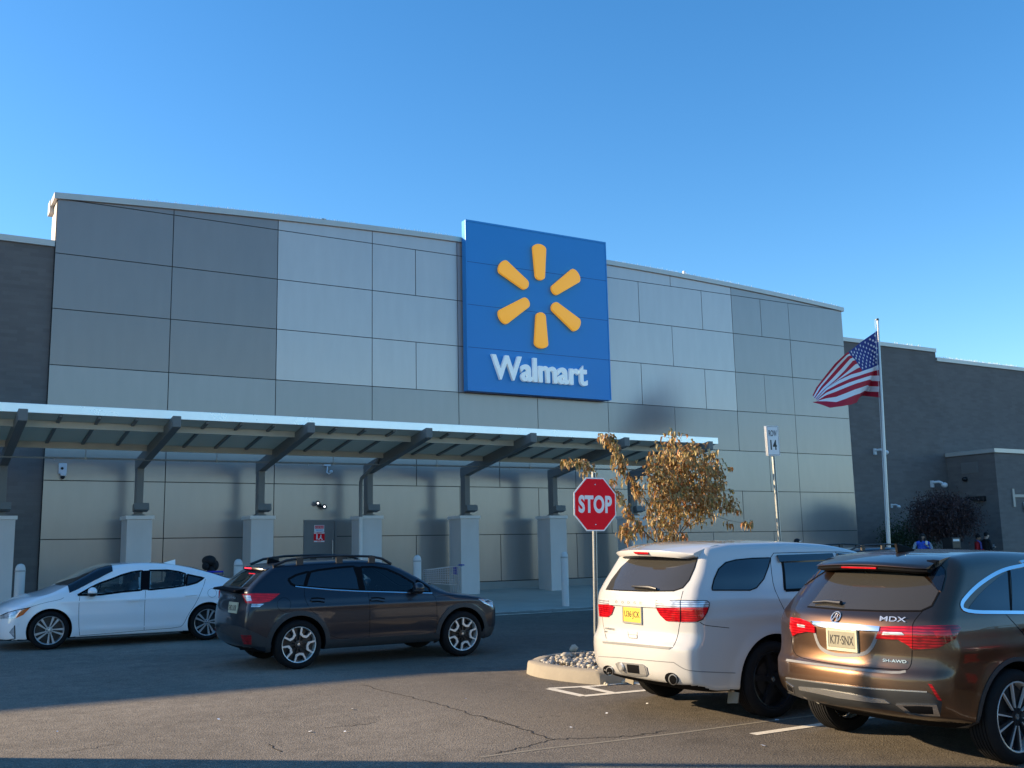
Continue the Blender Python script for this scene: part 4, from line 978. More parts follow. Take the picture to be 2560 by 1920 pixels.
Yw = 25.0
pw_ = at_head(2304, 1337, Yw, 1.66); 
e, k = person((pw_[0], Yw, pw_[2]), math.radians(-30), 'woman in a blue vest over a grey jumper holding a white cup to her chest', 'cloth_blue', 'cloth_black', 'skin', 'hair_black', 1.66, 'cup', 1.35, None, 'cloth_grey', extra='long_hair')
cup = MB('sign_paint_white'); cup.lathe([(0, 0), (.03, 0), (.042, .14), (0, .14)], 16, Matrix.Translation((.03, -.30, 1.30)))
c_o = cup.build('paper_cup', smooth=True, angle=.6); c_o.matrix_world = e.matrix_basis @ Matrix.Identity(4); tag(c_o, 'white paper cup held against the blue vest', 'cup')
p2_ = at_head(2441, 1334, Yw + .5, 1.74)
e, k = person((p2_[0], Yw + .5, p2_[2]), math.radians(30), 'person in a red jacket with a purple scarf and black bobble hat, looking down', 'cloth_red', 'cloth_black', 'skin', 'hair_black', 1.66, 'phone', 1.12, 'beanie')
b = MB('cloth_purple'); b.tube([(-.12, -.135, 1.05), (-.12, -.14, 1.2), (-.10, -.13, 1.38), (-.05, -.02, 1.47), (.06, .05, 1.49), (.09, -.09, 1.42)], .035, 8); b.build('scarf', e, smooth=True)
b = MB('sign_paint_white'); b.box((.05, -.155, 1.12), (.08, -.145, 1.34)); b.build('lanyard', e)
p3_ = at_head(2463, 1333, Yw + .2, 1.70)
e, k = person((p3_[0], Yw + .2, p3_[2]), math.radians(72), 'person in a black jacket and flat cap holding a pale phone', 'cloth_black', 'cloth_black', 'skin_pale', 'hair_black', 1.70, 'phone', 1.15, 'cap'); phone(e, k)
p4_ = at_head(1989, 1345, 21.0, 1.74)
e, k = person((p4_[0], 21.0, gz(21)), math.radians(10), 'bearded man in a dark cap with a pale brim seen over the white SUV roof', 'cloth_black', 'cloth_black', 'skin', 'hair_black', (float(atY(1989, 1345, 21.0)[2]) - gz(21)) / 1.04, 'side', 1.0, 'cap', hatmat='cloth_black')
b = MB('hair_black'); z = 1.58 * k; b.ell((0, -.10 * k, z), (.055 * k, .055 * k, .045 * k), 12, 8); b.build('beard', e, smooth=True)
b = MB('sign_white'); b.box((-.045 * k, -.175 * k, 1.668 * k), (.045 * k, -.155 * k, 1.70 * k)); b.build('hat_band', e)
# black sanitiser stand between the shrub and the red jacket
sp_ = atY(2378, 1352, Yw + .2); sb = swz(Yw + .2)
e = empty('litter_bin', (float(sp_[0]), Yw + .2, sb), label='black bin with white notices standing under the plum tree', cat='bin')
b = MB('black_plastic'); hb = float(sp_[2]) - sb + .12; b.box((-.22, -.2, 0), (.22, .2, hb * .72)); b.box((-.24, -.22, hb * .72), (.24, .22, hb)); b.build('housing', e, bevel=.03)
b = MB('white_plastic'); b.box((-.19, -.226, hb - .14), (.17, -.221, hb - .06)); b.box((-.07, -.206, hb * .5), (.08, -.201, hb * .68)); b.build('notice', e)

# ================================================================== SHOPPING TROLLEYS
def trolley(loc, rot, lab, bag=False):
    e = empty('shopping_trolley', loc, rot=(0, 0, rot), label=lab, cat='trolley', group='shopping trolleys left by the storefront')
    b = MB('cart_wire')
    def basket(x, t): return (x, t)
    X0, X1 = -.42, .42; zb0, zb1, zt0, zt1 = .52, .60, 1.0, .92
    for i in range(15):
        t = i / 14; x = X0 + (X1 - X0) * t; w = .30 - .07 * t; zb_ = zb0 + (zb1 - zb0) * t; zt_ = zt0 + (zt1 - zt0) * t
        b.tube([(x, -w, zt_), (x, -w * .85, zb_), (x, w * .85, zb_), (x, w, zt_)], .0065, 4)
    for j in range(8):
        q = j / 7
        for sg in (-1, 1): b.tube([(X0, sg * .30 * (.85 + .15 * q), zb0 + (zt0 - zb0) * q), (X1, sg * .23 * (.85 + .15 * q), zb1 + (zt1 - zb1) * q)], .0065 if 0 < j < 7 else .012, 4)
        b.tube([(X1, -.23, zb1 + (zt1 - zb1) * q), (X1, .23, zb1 + (zt1 - zb1) * q)], .0065, 4); b.tube([(X0, -.30, zb0 + (zt0 - zb0) * q), (X0, .30, zb0 + (zt0 - zb0) * q)], .0065, 4)
    b.build('basket', e)
    b = MB('cart_wire')
    for sg in (-1, 1):
        b.tube([(-.55, sg * .27, 1.03), (-.42, sg * .28, .95), (-.40, sg * .27, .5), (-.36, sg * .27, .22), (.38, sg * .2, .22)], .017, 6)
        b.tube([(-.36, sg * .27, .22), (.3, sg * .2, .55)], .010, 6)
    for i in range(6): b.tube([(-.3 + i * .12, -.22, .24), (-.3 + i * .12, .22, .24)], .005, 4)
    b.build('frame', e)
    b = MB('cart_blue'); b.tube([(-.56, -.27, 1.03), (-.56, .27, 1.03)], .020, 8); b.box((-.40, -.2, .78), (-.38, .2, .98)); b.build('handle', e)
    for sx, sy in ((-.36, -.27), (-.36, .27), (.36, -.2), (.36, .2)):
        b = MB('black_plastic'); b.lathe([(0, -.012), (.058, -.012), (.062, 0), (.058, .012), (0, .012)], 14, Matrix.Translation((sx, sy, .06)) @ Matrix.Rotation(math.pi / 2, 4, 'X')); b.mat('cart_wire'); b.box((sx - .01, sy - .02, .06), (sx + .03, sy + .02, .22)); b.build('wheel', e)
    return e
tq = atY(1103, 1400, 24.5)
trolley((float(tq[0]) - .02, 24.5, swz(24.5) + .0), math.radians(165), 'empty wire shopping trolley with a blue seat and handle beside the pier')
tq2 = atY(523, 1408, 24.6)
trolley((float(tq2[0]), 24.6, swz(24.6)), math.radians(80), 'shopping trolley behind the white sedan\'s boot carrying a black bag')
b = MB('cloth_black'); zc_ = float(tq2[2]); b.ell((float(tq2[0]) - .03, 24.5, zc_ + .06), (.16, .2, .12), 18, 12); b.ell((float(tq2[0]) - .12, 24.45, zc_ - .06), (.08, .12, .10), 12, 8); b.ell((float(tq2[0]) + .1, 24.5, zc_ - .05), (.1, .12, .13), 12, 8); b.ell((float(tq2[0]) + .02, 24.5, zc_ - .17), (.10, .12, .12), 12, 8)
tag(b.build('bag', smooth=True), 'stuffed black bag perched on the trolley behind the white sedan', 'bag')
# ================================================================== CARS
def pchip(P):
    X = np.array([p[0] for p in P], float); Y = np.array([p[1] for p in P], float)
    h = np.diff(X); d = np.diff(Y) / h; m = np.zeros(len(X)); m[0] = d[0]; m[-1] = d[-1]
    for i in range(1, len(X) - 1):
        if d[i - 1] * d[i] > 0:
            w1 = 2 * h[i] + h[i - 1]; w2 = h[i] + 2 * h[i - 1]; m[i] = (w1 + w2) / (w1 / d[i - 1] + w2 / d[i])
    def f(x):
        x = np.clip(x, X[0], X[-1]); i = np.clip(np.searchsorted(X, x) - 1, 0, len(h) - 1)
        t = (x - X[i]) / h[i]; hh = h[i]
        return (2 * t**3 - 3 * t**2 + 1) * Y[i] + (t**3 - 2 * t**2 + t) * hh * m[i] + (-2 * t**3 + 3 * t**2) * Y[i + 1] + (t**3 - t**2) * hh * m[i + 1]
    return f

class Car:
    def __init__(s, name, label, cat, pos, heading, top, rear, front, sect, plan, bot, kr, kf, arch, wb, paint, pr=3.0, pf=2.6, crown=.03, rad=.07, roofrad=.10, crease=(), flare=.012, wheelr=.34, inner=None):
        s.top, s.rear, s.front, s.sect, s.plan = pchip(top), pchip(rear), pchip(front), pchip(sect), pchip(plan)
        s.bot = bot; s.kr, s.kf, s.pr, s.pf, s.crown, s.rad, s.roofrad = kr, kf, pr, pf, crown, rad, roofrad
        s.arch, s.wb, s.crease, s.flare, s.wr, s.paint = arch, wb, crease, flare, wheelr, paint
        s.wmax = max(p[1] for p in sect); s.heading = heading
        X, Y = pos; tilt = math.atan(.02)
        s.root = empty(name, (X, Y, gz(Y)), rot=(tilt if heading > 0 else -tilt, 0, 0 if heading > 0 else math.pi), label=label, cat=cat)
        bpy.context.view_layer.update()
        s.M = s.root.matrix_world.copy(); s.Mi = np.array(s.M.inverted())
        s.xr = min(p[1] for p in rear) ; s.xf = max(p[1] for p in front); s.zt = max(p[1] for p in top)
        s.inner = inner
    def f(s, P):
        x, y, z = P[..., 0], np.abs(P[..., 1]), P[..., 2]
        pl = s.plan(x)
        W = s.sect(z) * pl
        for (z0, w, amp, x0, x1) in s.crease:
            win = 1 / (1 + np.exp(-(x - x0) / .08)) * 1 / (1 + np.exp((x - x1) / .08))
            W = W + amp * np.exp(-((z - z0) / w) ** 2) * win
        for xc in (0, s.wb):
            d = np.sqrt((x - xc) ** 2 + (z - s.wr) ** 2); W = W + s.flare * np.exp(-((d - s.arch) / .07) ** 2)
        g1 = y - W
        yn = np.minimum(y / s.wmax, 1.15)
        g2 = (z - (s.top(x) - s.crown * (y / .8) ** 2)) * .92
        xr = s.rear(z) + s.kr * yn ** s.pr; xf = s.front(z) - s.kf * yn ** s.pf
        g4 = (xr - x) * .93; g5 = (x - xf) * .93; g3 = s.bot - z
        lo = np.clip((z - .75) / .35, 0, 1); r = s.rad * (1 - lo) + s.roofrad * lo
        h = sum(np.maximum(g + r, 0) ** 2 for g in (g1, g2, g4, g5)); h = h + np.maximum(g3 + .03, 0) ** 2 * (r / .03) ** 2
        return np.where(h > 0, np.sqrt(h), np.maximum.reduce([g1, g2, g4, g5, g3]) + r) - r
    def grad(s, P):
        e = 2e-3; g = np.stack([s.f(P + np.eye(3)[i] * e) - s.f(P - np.eye(3)[i] * e) for i in range(3)], -1)
        return g / np.maximum(np.linalg.norm(g, axis=-1, keepdims=True), 1e-9)
    def solve(s, O, D, off=0.0, tmax=None):
        """first crossing of f=off along rays O+tD; misses fall on the closest approach"""
        n = 260; ts = np.linspace(0, 1, n)[None, :] * tmax
        P = O[:, None, :] + D[:, None, :] * ts[..., None]; F = s.f(P) - off
        neg = F < 0; hit = neg.any(1); i1 = np.where(hit, neg.argmax(1), F.argmin(1)); i0 = np.maximum(i1 - 1, 0)
        a = ts[0][i0] if np.isscalar(tmax) else None
        a = (np.linspace(0, 1, n)[i0]) * tmax; b = (np.linspace(0, 1, n)[i1]) * tmax
        for _ in range(22):
            m = (a + b) / 2; fm = s.f(O + D * m[:, None]) - off; inn = fm < 0
            b = np.where(hit & inn, m, b); a = np.where(hit & ~inn, m, a)
        t = np.where(hit, b, b); return O + D * t[:, None], hit
    def rays(s, pts, mode):
        p = np.array(pts, float)
        if mode == 'px':
            D = CF[None] + ((p[:, 0] - 1280) / F_PX)[:, None] * CR[None] - ((p[:, 1] - 960) / F_PX)[:, None] * CU[None]
            D = D / np.linalg.norm(D, axis=1, keepdims=True)
            O = (s.Mi[:3, :3] @ CO + s.Mi[:3, 3])[None].repeat(len(p), 0); D = (s.Mi[:3, :3] @ D.T).T
            d0 = np.linalg.norm(O[0] - np.array([s.wb / 2, 0, .8])) - 3.6; O = O + D * max(d0, .5); return O, D, 7.2
        z = np.zeros(len(p))
        if mode in ('side', 'sidep'):
            sg = -1 if mode == 'side' else 1
            return np.stack([p[:, 0], z + sg * 1.6, p[:, 1]], 1), np.stack([z, z - sg, z], 1), 1.6
        if mode == 'rear': return np.stack([z + s.xr - .5, p[:, 0], p[:, 1]], 1), np.stack([z + 1, z, z], 1), 2.5
        if mode == 'front': return np.stack([z + s.xf + .5, p[:, 0], p[:, 1]], 1), np.stack([z - 1, z, z], 1), 2.5
        if mode == 'top': return np.stack([p[:, 0], p[:, 1], z + 2.2], 1), np.stack([z, z, z - 1], 1), 1.7
    def patch(s, name, pts, mat, mode='px', off=.004, step=None, mirror=False, parent=None, thick=.0, smoothpoly=0, label=None):
        P = [tuple(map(float, p)) for p in pts]
        for _ in range(smoothpoly):
            Q = []
            for i in range(len(P)):
                p, q = P[i], P[(i + 1) % len(P)]; Q += [(p[0] * .78 + q[0] * .22, p[1] * .78 + q[1] * .22), (p[0] * .22 + q[0] * .78, p[1] * .22 + q[1] * .78)]
            P = Q
        if step is None: step = 6 if mode == 'px' else .045
        D = []
        for i in range(len(P)):
            p, q = P[i], P[(i + 1) % len(P)]; L = math.hypot(q[0] - p[0], q[1] - p[1]); k = max(1, int(L / step))
            D += [(p[0] + (q[0] - p[0]) * j / k, p[1] + (q[1] - p[1]) * j / k) for j in range(k)]
        nb = len(D); xs = [p[0] for p in D]; ys = [p[1] for p in D]
        I = []; y = min(ys) + step / 2; row = 0
        while y < max(ys):
            x = min(xs) + step / 2 + (step / 2 if row % 2 else 0)
            while x < max(xs):
                if inside(D, x, y) and min((x - a) ** 2 + (y - b_) ** 2 for a, b_ in D) > (step * .45) ** 2: I.append((x, y))
                x += step
            y += step; row += 1
        V2, E2, F2, *_ = delaunay_2d_cdt([Vector(p) for p in D + I], [(i, (i + 1) % nb) for i in range(nb)], [tuple(range(nb))], 1, 1e-7)
        V2 = [(v.x, v.y) for v in V2]
        O, Dr, tm = s.rays(V2, mode); X, hit = s.solve(O, Dr, off, tm)
        N = s.grad(X); vs = [tuple(v) for v in X]; fs = [tuple(f) for f in F2]
        # orientation
        f0 = fs[len(fs) // 2]; nn = Vector(np.cross(X[f0[1]] - X[f0[0]], X[f0[2]] - X[f0[0]]))
        if nn.dot(Vector(N[f0[0]])) < 0: fs = [f[::-1] for f in fs]
        # skirt down into the body
        edges = {}
        for f in fs:
            for i in range(3):
                e = (f[i], f[(i + 1) % 3]); edges[e] = 1
        bd = [e for e in edges if (e[1], e[0]) not in edges]
        nv = len(vs); mp = {}
        for a, b_ in bd:
            for q in (a, b_):
                if q not in mp: mp[q] = len(vs); vs.append(tuple(X[q] - N[q] * (off + thick + .006)))
            fs.append((b_, a, mp[a], mp[b_]))
        def mk(flip):
            me = bpy.data.meshes.new(name)
            me.from_pydata([(v[0], -v[1], v[2]) for v in vs] if flip else vs, [], [f[::-1] for f in fs] if flip else fs)
            me.materials.append(MATS[mat]); me.polygons.foreach_set('use_smooth', [True] * len(fs)); me.set_sharp_from_angle(angle=math.radians(35))
            o = link(bpy.data.objects.new(name, me), parent or s.root)
            if label: o['label'] = label
            return o
        o = mk(False)
        if mirror: mk(True)
        return o
    def local(s, pts, off=0.0, mode='px'):
        O, D, tm = s.rays(pts, mode); X, h = s.solve(O, D, off, tm); return X
    def ribbon(s, name, pts, w, mat, mode='px', off=.003, closed=False, mirror=False, parent=None, dens=None, th=.0, smooth=0):
        P = [tuple(map(float, p)) for p in pts]
        if closed: P = P + [P[0]]
        for _ in range(smooth):
            Q = [P[0]]
            for p, q in zip(P[:-1], P[1:]): Q += [(p[0] * .75 + q[0] * .25, p[1] * .75 + q[1] * .25), (p[0] * .25 + q[0] * .75, p[1] * .25 + q[1] * .75)]
            P = Q + [P[-1]]
        d = dens or (5 if mode == 'px' else .04); R = []
        for p, q in zip(P[:-1], P[1:]):
            k = max(1, int(math.hypot(q[0] - p[0], q[1] - p[1]) / d)); R += [(p[0] + (q[0] - p[0]) * j / k, p[1] + (q[1] - p[1]) * j / k) for j in range(k)]
        R.append(P[-1]); O, D, tm = s.rays(R, mode); X, h = s.solve(O, D, off, tm); N = s.grad(X)
        T = np.gradient(X, axis=0); T = T / np.maximum(np.linalg.norm(T, axis=1, keepdims=True), 1e-9); B = np.cross(N, T); B = B / np.maximum(np.linalg.norm(B, axis=1, keepdims=True), 1e-9)
        a = X + B * w / 2; b_ = X - B * w / 2; c = a - N * (off + .004); e = b_ - N * (off + .004)
        n = len(X); vs = [tuple(v) for v in np.concatenate([a, b_, c, e])]
        fs = []
        for i in range(n - 1): fs += [(i, i + 1, n + i + 1, n + i), (2 * n + i, 2 * n + i + 1, i + 1, i), (n + i, n + i + 1, 3 * n + i + 1, 3 * n + i)]
        def mk(flip):
            me = bpy.data.meshes.new(name); me.from_pydata([(v[0], -v[1], v[2]) for v in vs] if flip else vs, [], fs); me.materials.append(MATS[mat])
            bm = bmesh.new(); bm.from_mesh(me); bmesh.ops.recalc_face_normals(bm, faces=bm.faces); bm.to_mesh(me); bm.free()
            return link(bpy.data.objects.new(name, me), parent or s.root)
        o = mk(False)
        if mirror: mk(True)
        return o
    def body(s, res=.03, cut=()):
        x0, x1, z1 = s.xr - .25, s.xf + .25, s.zt + .25; ym = s.wmax + .25; z0 = 0.0
        xs = np.linspace(x0, x1, int((x1 - x0) / res)); ys = np.linspace(-ym, ym, int(2 * ym / res)); zs = np.linspace(z0, z1, int((z1 - z0) / res))
        ix0, ix1, iy, iz0, iz1 = s.inner or (s.xr + .75, s.xf - .7, .45, .55, .72)
        verts = []; quads = []
        def face(U, V, fn):
            o = len(verts); nu, nv = len(U), len(V)
            for v in V:
                for u in U: verts.append(fn(u, v))
            for j in range(nv - 1):
                for i in range(nu - 1): quads.append((o + j * nu + i, o + j * nu + i + 1, o + (j + 1) * nu + i + 1, o + (j + 1) * nu + i))
        face(xs, zs, lambda u, v: (u, -ym, v)); face(xs, zs, lambda u, v: (u, ym, v))
        face(ys, zs, lambda u, v: (x0, u, v)); face(ys, zs, lambda u, v: (x1, u, v))
        face(xs, ys, lambda u, v: (u, v, z1)); face(xs, ys, lambda u, v: (u, v, z0))
        V = np.array(verts); I = np.stack([np.clip(V[:, 0], ix0, ix1), np.clip(V[:, 1], -iy, iy), np.clip(V[:, 2], iz0, iz1)], 1)
        # spread the inner points so that quads stay regular
        I[:, 0] = ix0 + (V[:, 0] - x0) / (x1 - x0) * (ix1 - ix0); I[:, 1] = V[:, 1] / ym * iy; I[:, 2] = iz0 + (V[:, 2] - z0) / (z1 - z0) * (iz1 - iz0)
        a = np.zeros(len(V)); b = np.ones(len(V)); D = V - I
        for _ in range(26):
            m = (a + b) / 2; F = s.f(I + D * m[:, None]); a = np.where(F < 0, m, a); b = np.where(F < 0, b, m)
        X = I + D * b[:, None]
        me = bpy.data.meshes.new('body'); me.from_pydata([tuple(v) for v in X], [], quads)
        for m_ in (s.paint, 'under_black'): me.materials.append(MATS[m_])
        bm = bmesh.new(); bm.from_mesh(me); bmesh.ops.remove_doubles(bm, verts=bm.verts, dist=1e-4); bmesh.ops.recalc_face_normals(bm, faces=bm.faces)
        for f_ in bm.faces:
            f_.smooth = True
            if f_.normal.z < -.75 and f_.calc_center_median().z < s.bot + .08: f_.material_index = 1
        bm.to_mesh(me); bm.free()
        o = link(bpy.data.objects.new('body', me), s.root)
        # wheel housings
        for xc in (0, s.wb):
            for sg in (-1, 1):
                c = MB('under_black'); M = Matrix.Translation((xc, sg * (s.wmax + .2), s.wr + .005)) @ Matrix.Rotation(math.radians(90 * sg), 4, 'X')
                c.lathe([(0, 0), (s.arch, 0), (s.arch, .52), (0, .52)], 56, M, closed=False); co = c.build('cut', None, weld=True)
                co.matrix_world = s.M; md = o.modifiers.new('b', 'BOOLEAN'); md.object = co; md.operation = 'DIFFERENCE'; md.solver = 'EXACT'; md.material_mode = 'TRANSFER'
                bpy.context.view_layer.update(); m2 = bpy.data.meshes.new_from_object(o.evaluated_get(bpy.context.evaluated_depsgraph_get()))
                o.modifiers.clear(); o.data = m2; bpy.data.objects.remove(co)
        me = o.data; me.name = 'body'
        if cut:
            bm = bmesh.new(); bm.from_mesh(me); dl = []
            for f_ in bm.faces:
                c = f_.calc_center_median()
                if abs(f_.normal.y) > .25:
                    for poly in cut:
                        if inside(poly, c.x, c.z): dl.append(f_); break
            bmesh.ops.delete(bm, geom=dl, context='FACES'); bm.to_mesh(me); bm.free()
        me.polygons.foreach_set('use_smooth', [True] * len(me.polygons)); me.set_sharp_from_angle(angle=math.radians(38))
        s.bodyo = o; return o
    def wheel(s, x, side, style, R, rim, width=.225, yface=None, turn=0.0, steer=0.0):
        y = side * (yface if yface is not None else s.wmax - .045)
        M = Matrix.Translation((x, y, R)) @ Matrix.Rotation(steer, 4, 'Z') @ Matrix.Rotation(math.radians(90) * (1 if side < 0 else -1), 4, 'X') @ Matrix.Rotation(turn, 4, 'Z')
        # local: +z = outwards, wheel plane xy
        w = width; t = MB('tyre_rubber')
        prof = [(rim * .97, -.012), (rim * 1.02, .004), (rim + .015, .008), (rim + (R - rim) * .5, .012), (R - .03, .004), (R - .012, -.008), (R - .003, -.024)]
        n = 7
        for g in range(n):
            z_ = -.024 - (w - .048) * g / (n - 1)
            prof += [(R - .001, z_ - .004), (R - .001, z_ - (w - .048) / (n - 1) + .006)] if g < n - 1 else []
            if g < n - 1: prof += [(R - .010, z_ - (w - .048) / (n - 1) + .005), (R - .010, z_ - (w - .048) / (n - 1) - .003)]
        prof += [(R - .012, -w + .01), (R - .04, -w), (rim * .97, -w + .01)]
        t.lathe(prof, 64, M, closed=True); to = t.build('tyre', None, smooth=True, angle=math.radians(40))
        wheel = to; wheel.name = 'wheel'; wheel.parent = s.root; wheel.data.name = 'wheel'
        base, face = {'twin': ('rim_dark', 'rim_grey'), 'shield': ('rim_dark', 'machined'), 'black': ('rim_dark', 'rim_dark'), 'blade': ('rim_dark', 'machined')}[style]
        b = MB(face if style in ('twin', 'blade') else base); b.mat(face if style != 'black' else base)
        b.lathe([(rim * .985, -.02), (rim * 1.0, -.004), (rim * .985, .003), (rim * .955, .0), (rim * .94, -.012), (rim * .93, -.05), (rim * .90, -w + .03)], 64, M)
        b.mat(base); b.lathe([(rim * .91, -.09), (0, -.085)], 40, M)       # dark barrel / brake
        b.mat('dark_grey_trim'); b.lathe([(rim * .62, -.082), (rim * .62, -.076), (rim * .2, -.076)], 40, M)
        def pr(poly, z0, z1, mat):
            b.mat(mat); b.prism([M @ Vector((p[0], p[1], z0)) for p in poly], M.to_3x3() @ Vector((0, 0, z1 - z0)))
        def pol(r, a): return (r * math.cos(a), r * math.sin(a))
        hubr = rim * .20
        b.mat(face if style == 'twin' else base); b.lathe([(hubr * 1.25, -.05), (hubr * 1.15, -.018), (hubr * .55, -.014), (hubr * .5, -.02), (0, -.02)], 30, M)
        b.mat('satin_silver'); b.lathe([(hubr * .42, -.02), (hubr * .40, -.011), (hubr * .3, -.010), (0, -.011)], 20, M)
        for k in range(5):
            A = 2 * math.pi * k / 5 + math.pi / 2
            b.mat('rim_dark'); b.lathe([(.0, -.013), (.009, -.013), (.009, -.03)], 8, M @ Matrix.Translation((hubr * .78 * math.cos(A + .63), hubr * .78 * math.sin(A + .63), 0)))
            if style == 'twin':
                for d, w0, w1, sk in ((-.20, .13, .085, -.14), (.20, .13, .085, -.14)):
                    pr([pol(hubr * .9, A + d * 1.4 + w0 * 1.3), pol(hubr * .9, A + d * 1.4 - w0 * 1.3), pol(rim * .95, A + d + sk - w1), pol(rim * .95, A + d + sk + w1)], -.045, -.010, face)
            elif style == 'shield':
                for d in (-.30, .30): pr([pol(hubr * .9, A + d * .9 + .16), pol(hubr * .9, A + d * .9 - .16), pol(rim * .95, A + d * 1.15 - .07), pol(rim * .95, A + d * 1.15 + .07)], -.055, -.026, base)
                B = A + math.pi / 5; wd = .15
                for sg in (-1, 1):
                    pr([pol(rim * .97, B + sg * .39), pol(rim * .97, B + sg * .29), pol(rim * .66, B + sg * .26), pol(rim * .55, B + sg * .42)], -.03, -.006, face)
                    pr([pol(rim * .55, B + sg * .42), pol(rim * .66, B + sg * .26), pol(rim * .56, B), pol(rim * .45, B)], -.03, -.006, face)
            elif style == 'black':
                pr([pol(hubr * .8, A + .5), pol(hubr * .8, A - .5), pol(rim * .95, A - .12), pol(rim * .95, A + .12)], -.05, -.012, base)
            elif style == 'blade':
                for d in (-.27, .27):
                    pr([pol(hubr * .9, A + d * .8 + .2), pol(hubr * .9, A + d * .8 - .2), pol(rim * .95, A + d - .085), pol(rim * .95, A + d + .085)], -.05, -.014, base)
                    pr([pol(hubr * 1.3, A + d * .9 + .10), pol(hubr * 1.3, A + d * .9 + .18), pol(rim * .96, A + d + .095), pol(rim * .96, A + d + .035)], -.03, -.008, face)
        ro = b.build('rim', None, smooth=True, angle=math.radians(30)); ro.parent = wheel
        return wheel
    def wheels(s, style, R, rim, yface=None, turns=(.2, .5, 1.0, .3), steer=0.0):
        k = 0
        for x in (0, s.wb):
            for sd_ in (-1, 1): s.wheel(x, sd_, style, R, rim, yface=yface, turn=turns[k], steer=steer if x > 0 else 0); k += 1
    def place_text(s, name, body, px, w, h, mat, xoff, parent=None, off=.0):
        """raised letters on the rear face; px = centre (photo px); w,h metres"""
        c = s.local([px])[0]; n = s.grad(np.array([c]))[0]
        t = text_mesh(name, body, .1, mat, parent or s.root, None, .002, .001)
        X = [v.co.x for v in t.data.vertices]; Y = [v.co.y for v in t.data.vertices]
        n = Vector(n); n.z *= .6; n.normalize(); up = Vector((0, 0, 1)); r_ = up.cross(n).normalized(); up = n.cross(r_)
        for v in t.data.vertices:
            u = ((v.co.x - min(X)) / (max(X) - min(X)) - .5) * w; q = ((v.co.y - min(Y)) / (max(Y) - min(Y)) - .5) * h
            v.co = Vector(c) + r_ * u + up * q + n * (v.co.z + xoff)
        return t
    def box_on(s, name, px, size, mat, mode='px', depth=.02, parent=None, bevel=.004, tilt=True, frame=None, txt=None, txtmat='sign_ink', th=.6, extra=None, out=0.0, fwid=.012):
        """small flat box (a number plate) set on the surface, upright"""
        c = Vector(s.local([px], 0, mode)[0]); n = Vector(s.grad(np.array([c]))[0]); n.z = n.z * .3; n.normalize(); r_ = Vector((0, 0, 1)).cross(n).normalized(); up = n.cross(r_)
        M = Matrix(((r_.x, up.x, n.x, c.x + n.x * out), (r_.y, up.y, n.y, c.y + n.y * out), (r_.z, up.z, n.z, c.z + n.z * out), (0, 0, 0, 1)))
        w, h = size; o = None
        b = MB(mat); b.box((-w / 2, -h / 2, -.01), (w / 2, h / 2, depth), M); o = b.build(name, parent or s.root, bevel=bevel)
        if frame:
            b = MB(frame); f_ = fwid
            for q in (((-w / 2 - f_, -h / 2 - f_ * 1.4, -.01), (w / 2 + f_, -h / 2, depth + .004)), ((-w / 2 - f_, h / 2, -.01), (w / 2 + f_, h / 2 + f_ * 1.4, depth + .004)), ((-w / 2 - f_, -h / 2 + .0002, -.01), (-w / 2 - .0002, h / 2 - .0002, depth + .004)), ((w / 2 + .0002, -h / 2 + .0002, -.01), (w / 2 + f_, h / 2 - .0002, depth + .004))): b.box(*q, M)
            b.build('plate_frame', o)
        if txt:
            t = text_mesh('lettering', txt, .1, txtmat, o, None, .0005, .001)
            X = [v.co.x for v in t.data.vertices]; Y = [v.co.y for v in t.data.vertices]
            for v in t.data.vertices:
                u = ((v.co.x - min(X)) / (max(X) - min(X)) - .5) * w * .86; q = ((v.co.y - min(Y)) / (max(Y) - min(Y)) - .5) * h * th - h * .02
                v.co = M @ Vector((u, q, depth + .001 + v.co.z))
        return o, M

def cabin(car, xs, zb=.45, pale=False, driver=None):
    """two rows of seats, floor and dashboard for cars with see-through glass"""
    m = 'seat_pale' if pale else 'seat_fabric'
    b = MB('seat_fabric'); b.box((xs[0] - .9, -.62, .34), (xs[1] + .75, .62, .36)); b.box((xs[1] + .55, -.6, .62), (xs[1] + .75, .6, .95)); b.build('cabin_floor', car.root)
    for row, x in enumerate(xs):
        for y in (-.36, .36):
            b = MB(m if row == 1 else 'seat_fabric'); b.box((x - .25, y - .24, .42), (x + .25, y + .24, .56))
            b.prism([(x - .28, y - .23, .52), (x - .14, y - .23, .52), (x - .30, y - .21, 1.04), (x - .42, y - .21, 1.04)], (0, .46, 0))
            b.box((x - .44, y - .12, 1.08), (x - .34, y + .12, 1.24)); b.tube([(x - .38, y - .05, 1.0), (x - .39, y - .05, 1.12)], .008); b.tube([(x - .38, y + .05, 1.0), (x - .39, y + .05, 1.12)], .008)
            b.build('seat', car.root, bevel=.03, smooth=True)
    b = MB('black_plastic'); b.lathe([(.17, -.012), (.185, 0), (.17, .012), (.158, 0)], 28, Matrix.Translation((xs[1] + .40, .36, .92)) @ Matrix.Rotation(math.radians(68), 4, 'Y'), closed=True); b.box((xs[1] + .4, .34, .86), (xs[1] + .5, .38, .93)); b.build('steering_wheel', car.root)
